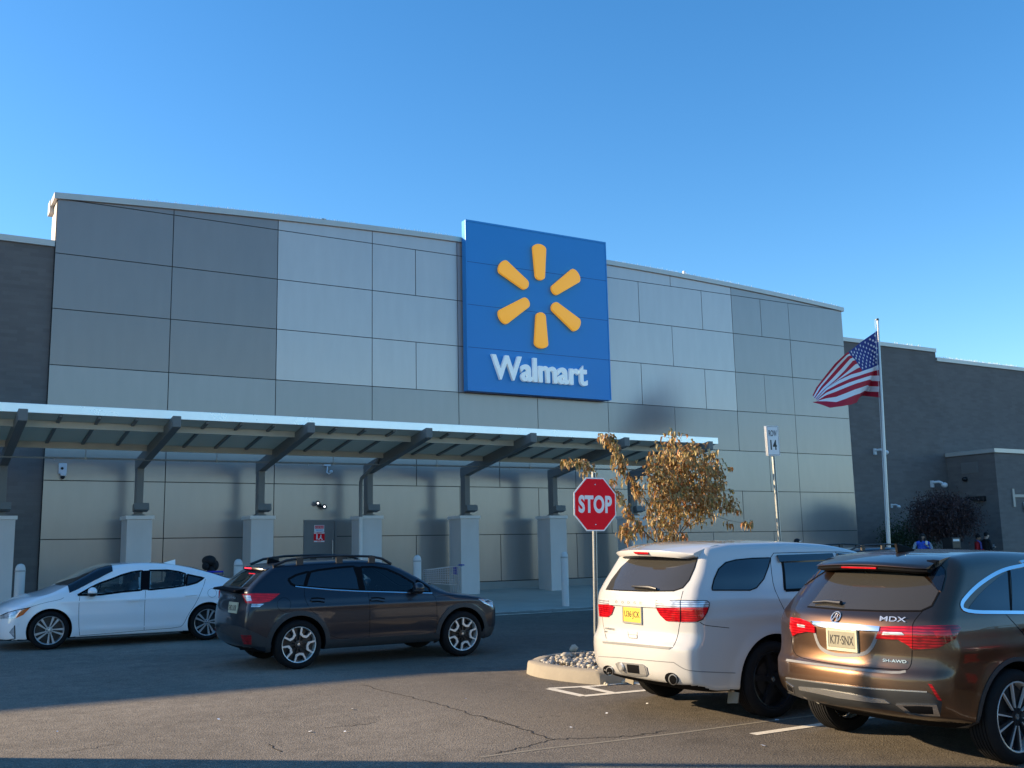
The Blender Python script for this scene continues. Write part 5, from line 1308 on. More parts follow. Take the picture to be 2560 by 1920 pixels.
def spoiler(car, xt, xf, zt, th, ym, sweep, drop, mat, name='roof_spoiler'):
    """thin lip continuing the roof rearwards: swept and drooping towards its ends"""
    n = 24; vs = []; fs = []
    for i in range(n + 1):
        y = -ym + 2 * ym * i / n; q = abs(y) / ym; x0 = xt + sweep * q ** 2.6; z0 = zt - drop * q ** 2
        k = 1 - .5 * max(0, q - .85) / .15; m = 6; zr = float(car.top(np.array(xf))) - car.crown * (y / .8) ** 2
        up = [(x0 + (xf - x0) * t, z0 + (zr - z0) * (1 - (1 - t) ** 1.5)) for t in [j / m for j in range(m + 1)]]
        lo = [(x0 + .012 + (xf - x0) * t * .9, z0 - th * k + (zr - z0) * t) for t in [j / m for j in range(m + 1)]]
        ring = [(a, y, c) for a, c in up] + [(a, y, c - (.02 if t_ > 0 else 0)) for t_, (a, c) in reversed(list(enumerate(lo)))]
        ring = [(x0 - .006, y, z0 - th * k * .5)] + ring; vs += ring; R_ = len(ring)
    for i in range(n):
        for j in range(R_): fs.append((i * R_ + j, i * R_ + (j + 1) % R_, (i + 1) * R_ + (j + 1) % R_, (i + 1) * R_ + j))
    fs.append(tuple(range(R_))); fs.append(tuple(n * R_ + j for j in range(R_)))
    b = MB(mat); b.add(vs, fs); return b.build(name, car.root, smooth=True, angle=math.radians(50))
def px(f, L): return [f(x, y) for x, y in L]
def fuel(car, f, c, r, mode='px'):
    car.ribbon('fuel_flap', [f(c[0] + r * math.cos(a), c[1] + r * math.sin(a)) for a in [2 * math.pi * k / 28 for k in range(28)]], .004, 'gap_dark', closed=True, off=.0015)
def mirror_piece(car, at, mat, s=1.0, back=-1, both=True):
    for sg in (-1, 1):
        b = MB(mat); b.ell((at[0], sg * at[1], at[2]), (.085 * s, .125 * s, .085 * s), 18, 12)
        b.mat('black_plastic'); b.prism([(at[0] - .03, sg * (at[1] - .16), at[2] - .10), (at[0] + .05, sg * (at[1] - .16), at[2] - .10), (at[0] + .04, sg * (at[1] - .04), at[2] - .04), (at[0] - .03, sg * (at[1] - .04), at[2] - .04)], (0, 0, .03))
        b.ell((at[0] - .0, sg * at[1], at[2] - .035 * s), (.086 * s, .126 * s, .055 * s), 18, 10)
        o = b.build('door_mirror', car.root, smooth=True, angle=.8)

# ---------------------------------------------------------------- white sedan (drives to the left)
E_ = crop((0, 1340), 3.456)
el = Car('white_sedan', 'white sedan with its driver\'s side to the camera, crossing at the left edge', 'car', (5.10, 20.62), -1,
    top=[(-1.08, 1.02), (-.92, 1.075), (-.66, 1.09), (-.45, 1.125), (-.1, 1.235), (.34, 1.355), (.76, 1.42), (1.18, 1.44), (1.56, 1.42), (1.86, 1.365), (2.2, 1.20), (2.5, 1.06), (2.74, .965), (3.06, .895), (3.34, .815), (3.52, .72), (3.62, .60)],
    rear=[(.1, -.86), (.3, -.98), (.5, -1.02), (.75, -1.01), (.95, -1.0), (1.08, -.98), (1.3, -.9)],
    front=[(.1, 3.46), (.22, 3.53), (.4, 3.55), (.55, 3.54), (.7, 3.48), (.82, 3.3), (1.0, 3.0)],
    sect=[(.12, .82), (.22, .86), (.4, .885), (.58, .90), (.74, .898), (.86, .885), (.95, .855), (1.02, .80), (1.15, .735), (1.28, .665), (1.40, .58), (1.5, .5)],
    plan=[(-1.1, .90), (-.6, .965), (0, 1), (2.2, 1), (2.8, .985), (3.3, .93), (3.6, .86)],
    bot=.17, kr=.16, kf=.34, arch=.365, wb=2.70, paint='paint_white', crown=.03, rad=.06, roofrad=.055, wheelr=.325, flare=.010,
    crease=((.80, .035, .006, -.4, 2.6), (.30, .05, .010, .45, 2.2)))
WF = px(E_, [(672, 510), (790, 442), (870, 405), (960, 374), (1050, 338), (1140, 312), (1228, 299), (1222, 466), (1050, 482), (870, 506)])
WR = px(E_, [(1290, 297), (1450, 295), (1540, 308), (1600, 325), (1592, 428), (1500, 442), (1284, 464)])
WQ = px(E_, [(1618, 332), (1700, 350), (1762, 362), (1700, 402), (1608, 428)])
def side_poly(car, P, shrink=.90):
    X = car.local(P, 0); Q = [(p[0], p[2]) for p in X]; cx = sum(p[0] for p in Q) / len(Q); cz = sum(p[1] for p in Q) / len(Q)
    return [(cx + (p[0] - cx) * shrink, cz + (p[1] - cz) * shrink) for p in Q]
el.body(cut=[side_poly(el, WF), side_poly(el, WR)])
for P, m, nm in ((WF, 'glass_clear', 'side_window'), (WR, 'glass_clear', 'side_window'), (WQ, 'glass_dark', 'quarter_window')):
    w = el.patch(nm, P, m, off=.004, mirror=True)
    el.ribbon('window_seal', P, .034, 'gap_dark', off=.0055, closed=True, mirror=True)
el.patch('door_pillar', px(E_, [(1228, 300), (1290, 297), (1284, 464), (1222, 466)]), 'gap_dark', off=.005, mirror=True)
wn_ = el.local(px(E_, [(973, 314), (860, 374), (700, 454), (600, 508)])); wn_ = [(p[0], abs(p[1])) for p in wn_]
el.patch('windscreen', wn_ + [(wn_[-1][0] + .10, .3), (wn_[-1][0] + .12, 0), (wn_[-1][0] + .10, -.3)] + [(x, -y) for x, y in wn_[::-1]], 'glass_dark', mode='top', off=.014)
el.patch('rear_screen', [(-.42, -.56), (-.42, .56), (.22, .48), (.26, 0), (.22, -.48)], 'glass_dark', mode='top', off=.008)
el.patch('headlamp', px(E_, [(2, 692), (60, 664), (140, 642), (245, 620), (190, 678), (130, 710), (2, 716)]), 'lamp_clear', off=.004, mirror=True)
el.patch('indicator', px(E_, [(190, 640), (262, 618), (200, 682), (134, 712), (160, 668)]), 'lamp_amber', off=.007, mirror=True)
el.ribbon('lamp_edge', px(E_, [(0, 690), (60, 662), (140, 640), (266, 616)]), .012, 'gap_dark', off=.008, mirror=True)
el.patch('fog_lamp', px(E_, [(124, 775), (128, 888), (78, 832)]), 'lamp_clear', off=.003, mirror=True)
el.ribbon('fog_surround', px(E_, [(0, 905), (70, 900), (130, 888), (126, 772)]), .016, 'gap_dark', off=.004, mirror=True)
el.patch('grille', [(-.42, .3), (.42, .3), (.55, .52), (.4, .64), (-.4, .64), (-.55, .52)], 'gap_dark', mode='front', off=.004)
for P, w in (([(690, 515), (681, 600), (680, 760), (688, 860)], .006), ([(1258, 470), (1248, 640), (1245, 814)], .006), ([(1775, 372), (1760, 430), (1700, 570), (1625, 680), (1588, 760), (1550, 792), (1250, 814), (900, 845), (690, 862)], .006), ([(240, 622), (380, 577), (520, 550), (553, 532)], .005)):
    el.ribbon('panel_gap', px(E_, P), w, 'gap_dark', off=.001, smooth=1, mirror=True)
fuel(el, E_, (1833, 492), 38)
for P in ([(1108, 560), (1160, 556), (1218, 552)], [(1603, 512), (1655, 508), (1705, 503)]): el.ribbon('door_handle', px(E_, P), .030, 'paint_white', off=.028, mirror=True)
c = el.local([E_(800, 480)])[0]; mirror_piece(el, (c[0] + .02, abs(c[1]) + .12, c[2] - .0), 'paint_white', .95)
b = MB('paint_white'); q = el.local([(E_(1555, 250))])[0]; b.prism([(.44, -.02, 1.35), (.44, .02, 1.35), (.44, .004, 1.455), (.44, -.004, 1.455)], (.02, 0, 0)); b.prism([(.42, -.022, 1.36), (.66, -.015, 1.40), (.60, -.004, 1.425), (.43, -.004, 1.47)], (0, .03, 0)); b.build('aerial_fin', el.root, bevel=.006)
el.patch('tail_lamp', [(-1.02, .72), (-.60, .80), (-.62, .90), (-1.02, .92)], 'lamp_red', mode='side', off=.004, mirror=True)
el.wheels('twin', .325, .242, yface=.885)
cabin(el, (.62, 1.48), pale=True)
b = MB('skin'); b.ell((1.16, .36, 1.16), (.09, .075, .11), 14, 10); hb_ = b.build('driver_head', None); 
hb_.parent = el.root; hb_.name = 'head'; 
b = MB('cloth_grey'); b.ell((1.20, .36, .85), (.15, .22, .28), 14, 10); b.tube([(1.2, .55, 1.0), (1.45, .58, .82), (1.75, .45, .95)], [.06, .05, .035], 8); t_ = b.build('torso', None, smooth=True)
drv = empty('person', tuple(el.M @ Vector((1.2, .36, .5))), label='person driving the white sedan, head and shoulders dim behind the window', cat='person'); bpy.context.view_layer.update()
for o in (hb_, t_):
    o.parent = None; o.data.transform(el.M); under(o, drv)

# ---------------------------------------------------------------- dark crossover (drives to the right)
S_ = crop((520, 1360), 2.91)
su = Car('dark_crossover', 'dark graphite crossover with roof rails, driving right in the shade', 'car', (5.10, 15.56), 1,
    top=[(-1.0, 1.10), (-.80, 1.14), (-.62, 1.27), (-.46, 1.41), (-.34, 1.455), (-.10, 1.49), (.45, 1.52), (.95, 1.525), (1.3, 1.505), (1.57, 1.445), (1.92, 1.28), (2.35, 1.045), (2.6, .985), (2.9, .945), (3.2, .885), (3.4, .80), (3.55, .68)],
    rear=[(.2, -.5), (.30, -.70), (.38, -.81), (.5, -.855), (.66, -.87), (.82, -.855), (.98, -.81), (1.10, -.80), (1.16, -.76), (1.40, -.46), (1.5, -.36)],
    front=[(.2, 3.34), (.3, 3.44), (.5, 3.52), (.68, 3.52), (.8, 3.45), (.9, 3.28), (1.1, 2.9)],
    sect=[(.2, .82), (.3, .86), (.45, .885), (.65, .90), (.85, .895), (.96, .875), (1.03, .845), (1.12, .80), (1.25, .735), (1.38, .665), (1.5, .58), (1.6, .5)],
    plan=[(-1.0, .89), (-.6, .95), (-.2, .99), (.4, 1), (2.2, 1), (2.8, .985), (3.3, .93), (3.6, .86)],
    bot=.25, kr=.17, kf=.30, arch=.405, wb=2.665, paint='paint_graphite', crown=.03, rad=.06, roofrad=.07, wheelr=.345, flare=.012,
    crease=((.86, .035, .010, -.2, 2.9), (.36, .05, .012, .5, 2.2)))
SF = px(S_, [(1112, 168), (1200, 165), (1300, 182), (1400, 226), (1492, 282), (1508, 347), (1300, 346), (1140, 340), (1118, 250)])
SR = px(S_, [(745, 203), (800, 190), (940, 172), (1060, 162), (1088, 240), (1106, 336), (900, 326), (712, 312), (725, 260)])
SQ = px(S_, [(585, 257), (640, 226), (732, 200), (715, 255), (700, 309), (640, 306), (605, 288)])
SQ2 = px(S_, [(1518, 262), (1565, 290), (1605, 318), (1618, 350), (1532, 350)])
su.body(cut=[side_poly(su, SF)])
for P, m, nm in ((SF, 'glass_clear', 'side_window'), (SR, 'glass_dark', 'side_window'), (SQ, 'glass_dark', 'quarter_window'), (SQ2, 'glass_dark', 'quarter_window')):
    su.patch(nm, P, m, off=.004, mirror=True); su.ribbon('window_seal', P, .034, 'gap_dark', off=.0055, closed=True, mirror=True)
su.patch('door_pillar', px(S_, [(1062, 162), (1112, 168), (1118, 250), (1140, 340), (1106, 336), (1088, 240)]), 'gap_dark', off=.005, mirror=True)
su.ribbon('chrome_strip', px(S_, [(636, 308), (700, 315), (900, 332), (1100, 343), (1400, 351), (1632, 357)]), .014, 'chrome', off=.010, mirror=True)
su.patch('rear_screen', [(-.62, 1.17), (.62, 1.17), (.56, 1.30), (.50, 1.40), (-.50, 1.40), (-.56, 1.30)], 'glass_dark', mode='rear', off=.003)
su.patch('windscreen', [(1.72, -.56), (1.72, .56), (2.30, .66), (2.34, 0), (2.30, -.66)], 'glass_dark', mode='top', off=.008)
TL = px(S_, [(246, 364), (350, 358), (522, 361), (490, 388), (452, 415), (372, 434), (275, 430)])
su.patch('tail_lamp', TL, 'lamp_red', off=.012, mirror=True)
su.patch('reversing_lamp', px(S_, [(252, 370), (308, 374), (318, 414), (280, 416)]), 'lamp_clear', off=.016, mirror=True)
su.patch('reversing_lamp', px(S_, [(318, 434), (410, 434), (374, 459), (312, 459)]), 'lamp_clear', off=.008, mirror=True)
q = su.local([S_(560, 178)])[0]
spoiler(su, -.50, -.12, 1.437, .035, .56, .10, .02, 'paint_graphite')
b = MB('lamp_red_lit'); b.box((-.512, -.15, 1.412), (-.49, .15, 1.430)); b.build('brake_light', su.root, bevel=.003)
b = MB('gap_dark'); b.prism([(-.865, -.56, 1.10), (-.85, -.58, 1.13), (-.70, -.60, 1.15), (-.70, -.60, 1.12)], (0, 1.18, 0)); b.build('tailgate_lip', su.root, bevel=.008)
su.patch('bumper_reflector', px(S_, [(236, 664), (315, 664), (316, 732), (258, 730)]), 'lamp_red_dark', off=.012, mirror=True)
su.box_on('number_plate', S_(185, 462), (.31, .155), 'plate_cream', depth=.012, frame=None, txt='S42 LKR', th=.5)
su.place_text('badge', 'SUBARU', S_(178, 388), .30, .03, 'satin_silver', .006)
su.patch('bumper_cladding', px(S_, [(88, 640), (160, 672), (232, 700), (262, 735), (330, 745), (462, 752), (455, 700), (330, 640), (225, 600), (90, 580)]), 'cladding', off=.010)
def arch_ring(car, xc, r0, r1, a0, a1, mat='cladding', off=.012, mode='side'):
    n = 26; A = [math.radians(a0 + (a1 - a0) * k / n) for k in range(n + 1)]; zc = car.wr + .005
    P = [(xc + r1 * math.cos(a), zc + r1 * math.sin(a)) for a in A] + [(xc + r0 * math.cos(a), zc + r0 * math.sin(a)) for a in A[::-1]]
    car.patch('arch_cladding', P, mat, mode=mode, off=off, mirror=True, step=.03)
arch_ring(su, 0, .408, .475, -12, 192); arch_ring(su, 2.665, .408, .475, -14, 196)
su.patch('sill_cladding', [(.46, .26), (2.2, .26), (2.2, .38), (.46, .385)], 'cladding', mode='side', off=.012, mirror=True)
su.patch('front_cladding', [(2.98, .27), (3.30, .27), (3.30, .40), (3.08, .44)], 'cladding', mode='side', off=.01, mirror=True)
su.patch('headlamp', px(S_, [(1966, 400), (2040, 402), (2074, 420), (2072, 461), (2010, 432)]), 'lamp_clear', off=.005, mirror=True)
su.patch('grille', [(-.40, .5), (.40, .5), (.45, .68), (.40, .80), (-.40, .80), (-.45, .68)], 'gap_dark', mode='front', off=.006)
for P in ([(702, 318), (700, 385), (738, 470), (800, 522), (860, 600), (884, 682), (1120, 692)], [(1108, 168), (1130, 250), (1166, 350), (1180, 470), (1176, 640), (1170, 690)], [(1622, 352), (1664, 400), (1667, 540), (1664, 690)], [(140, 335), (165, 352), (245, 362)], [(1665, 380), (1800, 372), (1970, 398)]):
    su.ribbon('panel_gap', px(S_, P), .006, 'gap_dark', off=.001, smooth=1, mirror=True)
fuel(su, S_, (553, 440), 50)
for P in ([(752, 408), (800, 405), (850, 412)], [(1187, 405), (1235, 402), (1286, 410)]):
    su.ribbon('handle_recess', px(S_, P), .07, 'gap_dark', off=.001, mirror=True); su.ribbon('door_handle', px(S_, P), .026, 'paint_graphite', off=.030, mirror=True)
c = su.local([S_(1530, 345)])[0]; mirror_piece(su, (c[0] - .06, abs(c[1]) + .13, c[2] + .06), 'paint_graphite', 1.0)
b = MB('black_plastic')
for sg in (-1, 1):
    b = MB('black_plastic'); b.tube([(-.30, sg * .56, 1.46), (-.1, sg * .565, 1.535), (.25, sg * .57, 1.575), (.8, sg * .57, 1.585), (1.25, sg * .565, 1.565), (1.42, sg * .56, 1.53), (1.58, sg * .55, 1.445)], [.022, .02, .018, .018, .018, .02, .024], 8)
    for x in (.1, .72, 1.25): b.box((x - .05, sg * .57 - .018, 1.46), (x + .05, sg * .57 + .018, 1.575))
    b.build('roof_rail', su.root, smooth=True, angle=.7)
b = MB('gap_dark'); b.prism([(-.22, -.02, 1.47), (.02, -.015, 1.50), (-.06, -.004, 1.53), (-.20, -.004, 1.57)], (0, .035, 0)); b.build('aerial_fin', su.root, bevel=.006)
su.wheels('shield', .345, .256, yface=.90, turns=(.12, .4, .25, .7))
cabin(su, (.62, 1.42))
for sg in (-1, 1):
    b = MB('under_black'); b.box((-.5, sg * .3 - .05, .2), (.3, sg * .3 + .05, .32)); b.build('exhaust_box', su.root)

# ---------------------------------------------------------------- white SUV (parked)
D_ = crop((1460, 1330), 3.318)
du = Car('white_suv', 'pearl white three row SUV with clear topped tail lamps parked beside the stop sign', 'car', (7.85, 8.98), 1,
    top=[(-1.2, 1.58), (-1.0, 1.65), (-.85, 1.70), (-.6, 1.75), (-.3, 1.785), (.4, 1.79), (1.0, 1.765), (1.5, 1.69), (1.85, 1.56), (2.3, 1.33), (2.65, 1.17), (2.9, 1.13), (3.4, 1.08), (3.75, 1.0), (3.9, .88)],
    rear=[(.2, -.7), (.32, -.92), (.40, -1.08), (.5, -1.125), (.66, -1.145), (.74, -1.14), (.80, -1.10), (.9, -1.075), (1.1, -1.075), (1.22, -1.055), (1.30, -1.01), (1.45, -.90), (1.62, -.78), (1.8, -.66)],
    front=[(.2, 3.75), (.35, 3.88), (.6, 3.93), (.85, 3.92), (1.0, 3.84), (1.1, 3.6)],
    sect=[(.24, .88), (.34, .93), (.5, .955), (.75, .962), (.95, .960), (1.12, .955), (1.22, .935), (1.30, .905), (1.45, .86), (1.6, .80), (1.7, .755), (1.8, .69)],
    plan=[(-1.2, .865), (-.9, .905), (-.5, .965), (0, 1), (2.6, 1), (3.3, .97), (3.9, .90)],
    bot=.30, kr=.24, kf=.25, arch=.455, wb=3.04, paint='paint_pearl', pr=3.6, crown=.035, rad=.06, roofrad=.055, wheelr=.385, flare=.022,
    crease=((1.02, .05, .008, -1.2, 3.5),))
du.body()
du.patch('rear_screen', px(D_, [(388, 214), (600, 204), (940, 214), (915, 300), (870, 400), (818, 462), (740, 488), (500, 490), (300, 483), (180, 474), (225, 395), (305, 290)]), 'glass_smoke', off=.004)
du.ribbon('screen_seal', px(D_, [(180, 474), (300, 483), (500, 490), (740, 488), (818, 462), (870, 400), (915, 300), (940, 214)]), .012, 'gap_dark', off=.005)
LR = px(D_, [(597, 628), (1036, 626), (1022, 670), (985, 725), (935, 745), (800, 744), (680, 738), (630, 690), (605, 650)])
LW = px(D_, [(594, 563), (800, 566), (1022, 570), (1042, 588), (1036, 624), (597, 627)])
du.patch('tail_lamp', LR, 'lamp_red', off=.012); du.patch('tail_lamp_lens', LW, 'lamp_clear', off=.014)
du.patch('tail_lamp', px(D_, [(117, 600), (205, 600), (248, 618), (225, 682), (195, 705), (126, 700)]), 'lamp_red', off=.012); du.patch('tail_lamp_lens', px(D_, [(118, 560), (206, 562), (206, 599), (117, 599)]), 'lamp_clear', off=.014)
du.ribbon('lamp_edge', px(D_, [(594, 563), (800, 566), (1022, 570), (1042, 588), (1036, 626), (1022, 670), (985, 725), (935, 745)]), .007, 'gap_dark', off=.016)
du.ribbon('panel_gap', px(D_, [(797, 566), (797, 744)]), .006, 'gap_dark', off=.017)
du.patch('tailgate_bar', px(D_, [(208, 556), (400, 560), (592, 565), (594, 628), (400, 616), (208, 604)]), 'paint_pearl', off=.018)
for ch, x, y in (('D', 282, 580), ('O', 332, 583), ('D', 382, 586), ('G', 432, 588), ('E', 482, 590)): du.place_text('badge', ch, D_(x, y), .036, .028, 'satin_silver', .020)
du.place_text('badge', 'DURANGO', D_(218, 803), .20, .022, 'satin_silver', .004); du.place_text('badge', 'AWD', D_(186, 826), .055, .018, 'satin_silver', .004)
du.box_on('number_plate', D_(405, 686), (.305, .152), 'plate_yellow', depth=.012, frame='plate_frame', txt='U36·JCK', th=.56)
du.patch('latch_recess', px(D_, [(365, 826), (438, 828), (438, 880), (372, 874)]), 'paint_pearl', off=.006); du.ribbon('latch_gap', px(D_, [(362, 826), (368, 850), (436, 854), (438, 882), (374, 876), (362, 850)]), .006, 'grey_trim', off=.008)
du.patch('bumper_pad', px(D_, [(152, 906), (340, 918), (560, 938), (735, 955), (702, 973), (500, 955), (300, 935), (155, 921)]), 'grey_trim', off=.006)
du.patch('hitch_surround', px(D_, [(252, 1078), (380, 1088), (515, 1102), (536, 1200), (430, 1196), (318, 1182), (285, 1150)]), 'grey_trim', off=.008, smoothpoly=1)
du.patch('hitch_opening', px(D_, [(272, 1090), (380, 1100), (500, 1112), (520, 1186), (430, 1182), (325, 1170), (298, 1145)]), 'plate_frame', off=.011)
du.patch('hitch_cover', px(D_, [(352, 1098), (450, 1108), (456, 1176), (362, 1165)]), 'gap_dark', off=.016)
hc2 = Vector(du.local([D_(325, 1118)])[0]); b = MB('plate_frame'); b.lathe([(0, 0), (.045, 0), (.045, .02), (.03, .03), (0, .03)], 20, Matrix.Translation(hc2 - Vector((.008, 0, 0))) @ Matrix.Rotation(math.radians(-90), 4, 'Y')); b.build('trailer_socket', du.root)
def exhaust(car, P, r, d=.12, tilt=0):
    c = Vector(car.local([P])[0]); M = Matrix.Translation((c.x - .02, c.y, c.z)) @ Matrix.Rotation(math.radians(90), 4, 'Y')
    b = MB('chrome'); b.lathe([(r, d), (r, 0), (r * .97, -.006), (r * .86, 0), (r * .86, d)], 28, M); b.mat('under_black'); b.lathe([(r * .86, d * .6), (0, d * .6)], 24, M); b.mat('gap_dark'); b.lathe([(r * 1.25, .015), (r * 1.25, .03), (r, .03)], 28, M); b.build('exhaust_tip', car.root, smooth=True, angle=.7)
def ell_px(f, cx, cy, rx, ry, rot=0, n=20):
    return [f(cx + rx * math.cos(a) * math.cos(rot) - ry * math.sin(a) * math.sin(rot), cy + rx * math.cos(a) * math.sin(rot) + ry * math.sin(a) * math.cos(rot)) for a in [2 * math.pi * k / n for k in range(n)]]
for cx_, cy_, k_ in ((728, 1218, 1.0), (203, 1148, .8)):
    du.patch('exhaust_recess_shade', ell_px(D_, cx_, cy_, 62 * k_, 48 * k_, .5), 'gap_dark', off=.002, step=4)  # flat dark patch painted for the shaded recess round the tip
    du.patch('exhaust_tip', ell_px(D_, cx_ + 8, cy_ + 8, 36 * k_, 46 * k_, -.35), 'rim_grey', off=.014, step=4); du.patch('exhaust_opening', ell_px(D_, cx_ + 8, cy_ + 8, 28 * k_, 38 * k_, -.35), 'under_black', off=.018, step=4)
# bumper character lines, gaps
for P in ([(955, 150), (942, 212)], [(822, 488), (803, 560)], [(797, 745), (787, 800), (780, 845)], [(960, 748), (1000, 774), (1100, 785), (1205, 796)], [(150, 700), (165, 800), (190, 905)], [(780, 845), (765, 900), (740, 950)]):
    du.ribbon('panel_gap', px(D_, P), .006, 'gap_dark', off=.001, smooth=1)
for P in ([(742, 1082), (800, 1120), (850, 1146), (950, 1158), (1100, 1164), (1256, 1170)], [(118, 1032), (300, 1042), (500, 1062), (650, 1076), (742, 1082)]): du.ribbon('bumper_crease', px(D_, P), .008, 'grey_trim', off=.0015, smooth=1)
QW = px(D_, [(1062, 466), (1080, 390), (1118, 305), (1178, 252), (1262, 230), (1400, 217), (1550, 213), (1530, 290), (1492, 390), (1432, 462), (1380, 482), (1066, 482)])
du.patch('quarter_window', QW, 'glass_dark', off=.004, mirror=True); du.ribbon('window_seal', QW, .012, 'gap_dark', off=.005, closed=True, mirror=True)
RW = [(.24, 1.27), (.33, 1.60), (1.08, 1.60), (1.14, 1.27)]; FW = [(1.26, 1.26), (1.20, 1.595), (1.55, 1.56), (1.95, 1.38), (2.12, 1.25)]
for P in (RW, FW): du.patch('side_window', P, 'glass_dark', mode='side', off=.005, mirror=True); du.ribbon('window_seal', P, .03, 'gap_dark', mode='side', off=.006, closed=True, mirror=True)
for P in ([(.26, 1.60), (1.10, 1.605)], [(1.18, 1.605), (1.55, 1.575), (1.95, 1.40)]): du.ribbon('rain_guard', P, .075, 'glass_dark', mode='side', off=.026, mirror=True)
for P in ([(.24, 1.655), (.16, 1.60), (.10, 1.40), (.10, 1.22), (.2, 1.02), (.32, .86)], [(.24, 1.655), (1.17, 1.655), (1.5, 1.63)], [(1.18, 1.655), (1.19, 1.2), (1.18, .42)], [(2.2, 1.2), (2.22, .42)], [(.52, .42), (2.22, .42)]):
    du.ribbon('panel_gap', P, .007, 'gap_dark', mode='side', off=.001, smooth=1, mirror=True)
for x in (.38, 1.36): du.ribbon('door_handle', [(x, 1.115), (x + .24, 1.115)], .034, 'paint_pearl', mode='side', off=.032, mirror=True)
spoiler(du, -.92, -.42, 1.70, .062, .665, .15, .03, 'paint_pearl')
c = Vector((-1.093, .05, 1.686)); b = MB('lamp_red'); b.prism([(-.938, -.12, 1.655), (-.938, .10, 1.658), (-.936, .14, 1.682), (-.938, -.12, 1.679)], (.02, 0, .0)); b.build('brake_light', du.root)
b = MB('rim_dark'); wp = du.local([D_(400, 450), D_(600, 472), D_(500, 455)], .03); b.tube([tuple(wp[1]), tuple((wp[1] + wp[2]) / 2 + np.array([-.01, 0, .006])), tuple(wp[0])], [.012, .018, .012], 8); b.build('rear_wiper', du.root, smooth=True)
b = MB('black_plastic'); b.box((-.62, -.45, .34), (-.3, .45, .46)); b.tube([(-.05, -.8, .385), (-.05, .8, .385)], .05, 8); b.build('rear_axle', du.root)
b = MB('dark_grey_trim'); b.ell((-.70, 0, .38), (.20, .45, .08), 16, 10); b.build('silencer', du.root, smooth=True)
for sg in (-1, 1):
    b = MB('seam_pale'); b.prism([(-.48, sg * .78, .29), (-.50, sg * .78, .17), (-.50, sg * .93, .19), (-.48, sg * .93, .29)], (.012, 0, 0)); b.build('mud_flap', du.root)  # only the lit lower end is built; its pale colour stands for light
du.patch('windscreen', [(1.62, -.66), (1.62, .66), (2.55, .74), (2.6, 0), (2.55, -.74)], 'glass_dark', mode='top', off=.008)
du.patch('headlamp', [(.5, .82), (.85, .84), (.88, .98), (.5, .94)], 'lamp_clear', mode='front', off=.005, mirror=True)
c_ = (2.12, 1.08, 1.27); mirror_piece(du, c_, 'paint_pearl', 1.2)
du.wheels('black', .385, .285, yface=.945)

# ---------------------------------------------------------------- bronze SUV (parked, nearest)
M_ = crop((1900, 1350), 2.91)
mx_ = Car('bronze_suv', 'bronze SUV with chrome tailgate bar and shark fin aerial, nearest the camera at the right', 'car', (7.94, 6.37), 1,
    top=[(-1.1, 1.36), (-.85, 1.50), (-.60, 1.60), (-.35, 1.655), (-.1, 1.69), (.3, 1.71), (.8, 1.695), (1.2, 1.65), (1.6, 1.54), (2.0, 1.37), (2.4, 1.18), (2.7, 1.09), (3.1, 1.03), (3.5, .94), (3.75, .80)],
    rear=[(.2, -.45), (.34, -.70), (.42, -.96), (.50, -1.04), (.62, -1.075), (.72, -1.07), (.80, -1.025), (.9, -1.01), (1.05, -1.01), (1.15, -.975), (1.22, -.91), (1.38, -.72), (1.55, -.50), (1.7, -.36)],
    front=[(.2, 3.6), (.35, 3.72), (.6, 3.78), (.8, 3.76), (.95, 3.6), (1.05, 3.3)],
    sect=[(.24, .88), (.34, .93), (.5, .965), (.7, .98), (.9, .982), (1.05, .972), (1.16, .945), (1.24, .91), (1.38, .85), (1.5, .79), (1.6, .73), (1.72, .64)],
    plan=[(-1.1, .90), (-.8, .93), (-.5, .96), (-.1, .99), (.4, 1), (2.4, 1), (3.0, .98), (3.7, .90)],
    bot=.28, kr=.34, kf=.34, arch=.435, wb=2.82, paint='paint_bronze', pr=2.6, crown=.04, rad=.08, roofrad=.09, wheelr=.375, flare=.016,
    crease=((.93, .06, .010, -.8, 3.0),))
mx_.body()
mx_.patch('rear_screen', px(M_, [(548, 236), (700, 226), (1000, 236), (1190, 264), (1255, 325), (1303, 378), (1250, 478), (1170, 514), (900, 515), (600, 505), (345, 483), (398, 430), (470, 330)]), 'glass_smoke', off=.004)
mx_.ribbon('screen_seal', px(M_, [(345, 483), (600, 505), (900, 515), (1170, 514), (1250, 478), (1303, 378)]), .014, 'gap_dark', off=.005)
mx_.patch('tail_lamp', px(M_, [(870, 630), (1000, 626), (1106, 625), (1105, 795), (1075, 766), (1000, 725), (840, 720)]), 'lamp_red', off=.014)
mx_.patch('tail_lamp', px(M_, [(1110, 625), (1300, 620), (1440, 618), (1465, 640), (1420, 722), (1300, 785), (1110, 798)]), 'lamp_red_dark', off=.014)  # outer part given a darker red for the shade it lies in
mx_.patch('tail_lamp_lens', px(M_, [(895, 668), (1030, 672), (1050, 692), (885, 690)]), 'lamp_clear', off=.018)
mx_.patch('tail_lamp', px(M_, [(1260, 665), (1385, 650), (1400, 690), (1290, 712)]), 'lamp_red', off=.017)
mx_.patch('tail_lamp', px(M_, [(220, 560), (290, 570), (352, 592), (395, 630), (397, 676), (340, 668), (270, 680), (236, 700), (215, 640)]), 'lamp_red', off=.014)
mx_.patch('tail_lamp_lens', px(M_, [(268, 610), (325, 620), (325, 638), (272, 630)]), 'lamp_clear', off=.018)
mx_.patch('chrome_bar', px(M_, [(362, 588), (560, 600), (760, 618), (870, 628), (862, 663), (700, 654), (500, 640), (398, 626)]), 'chrome', off=.022)
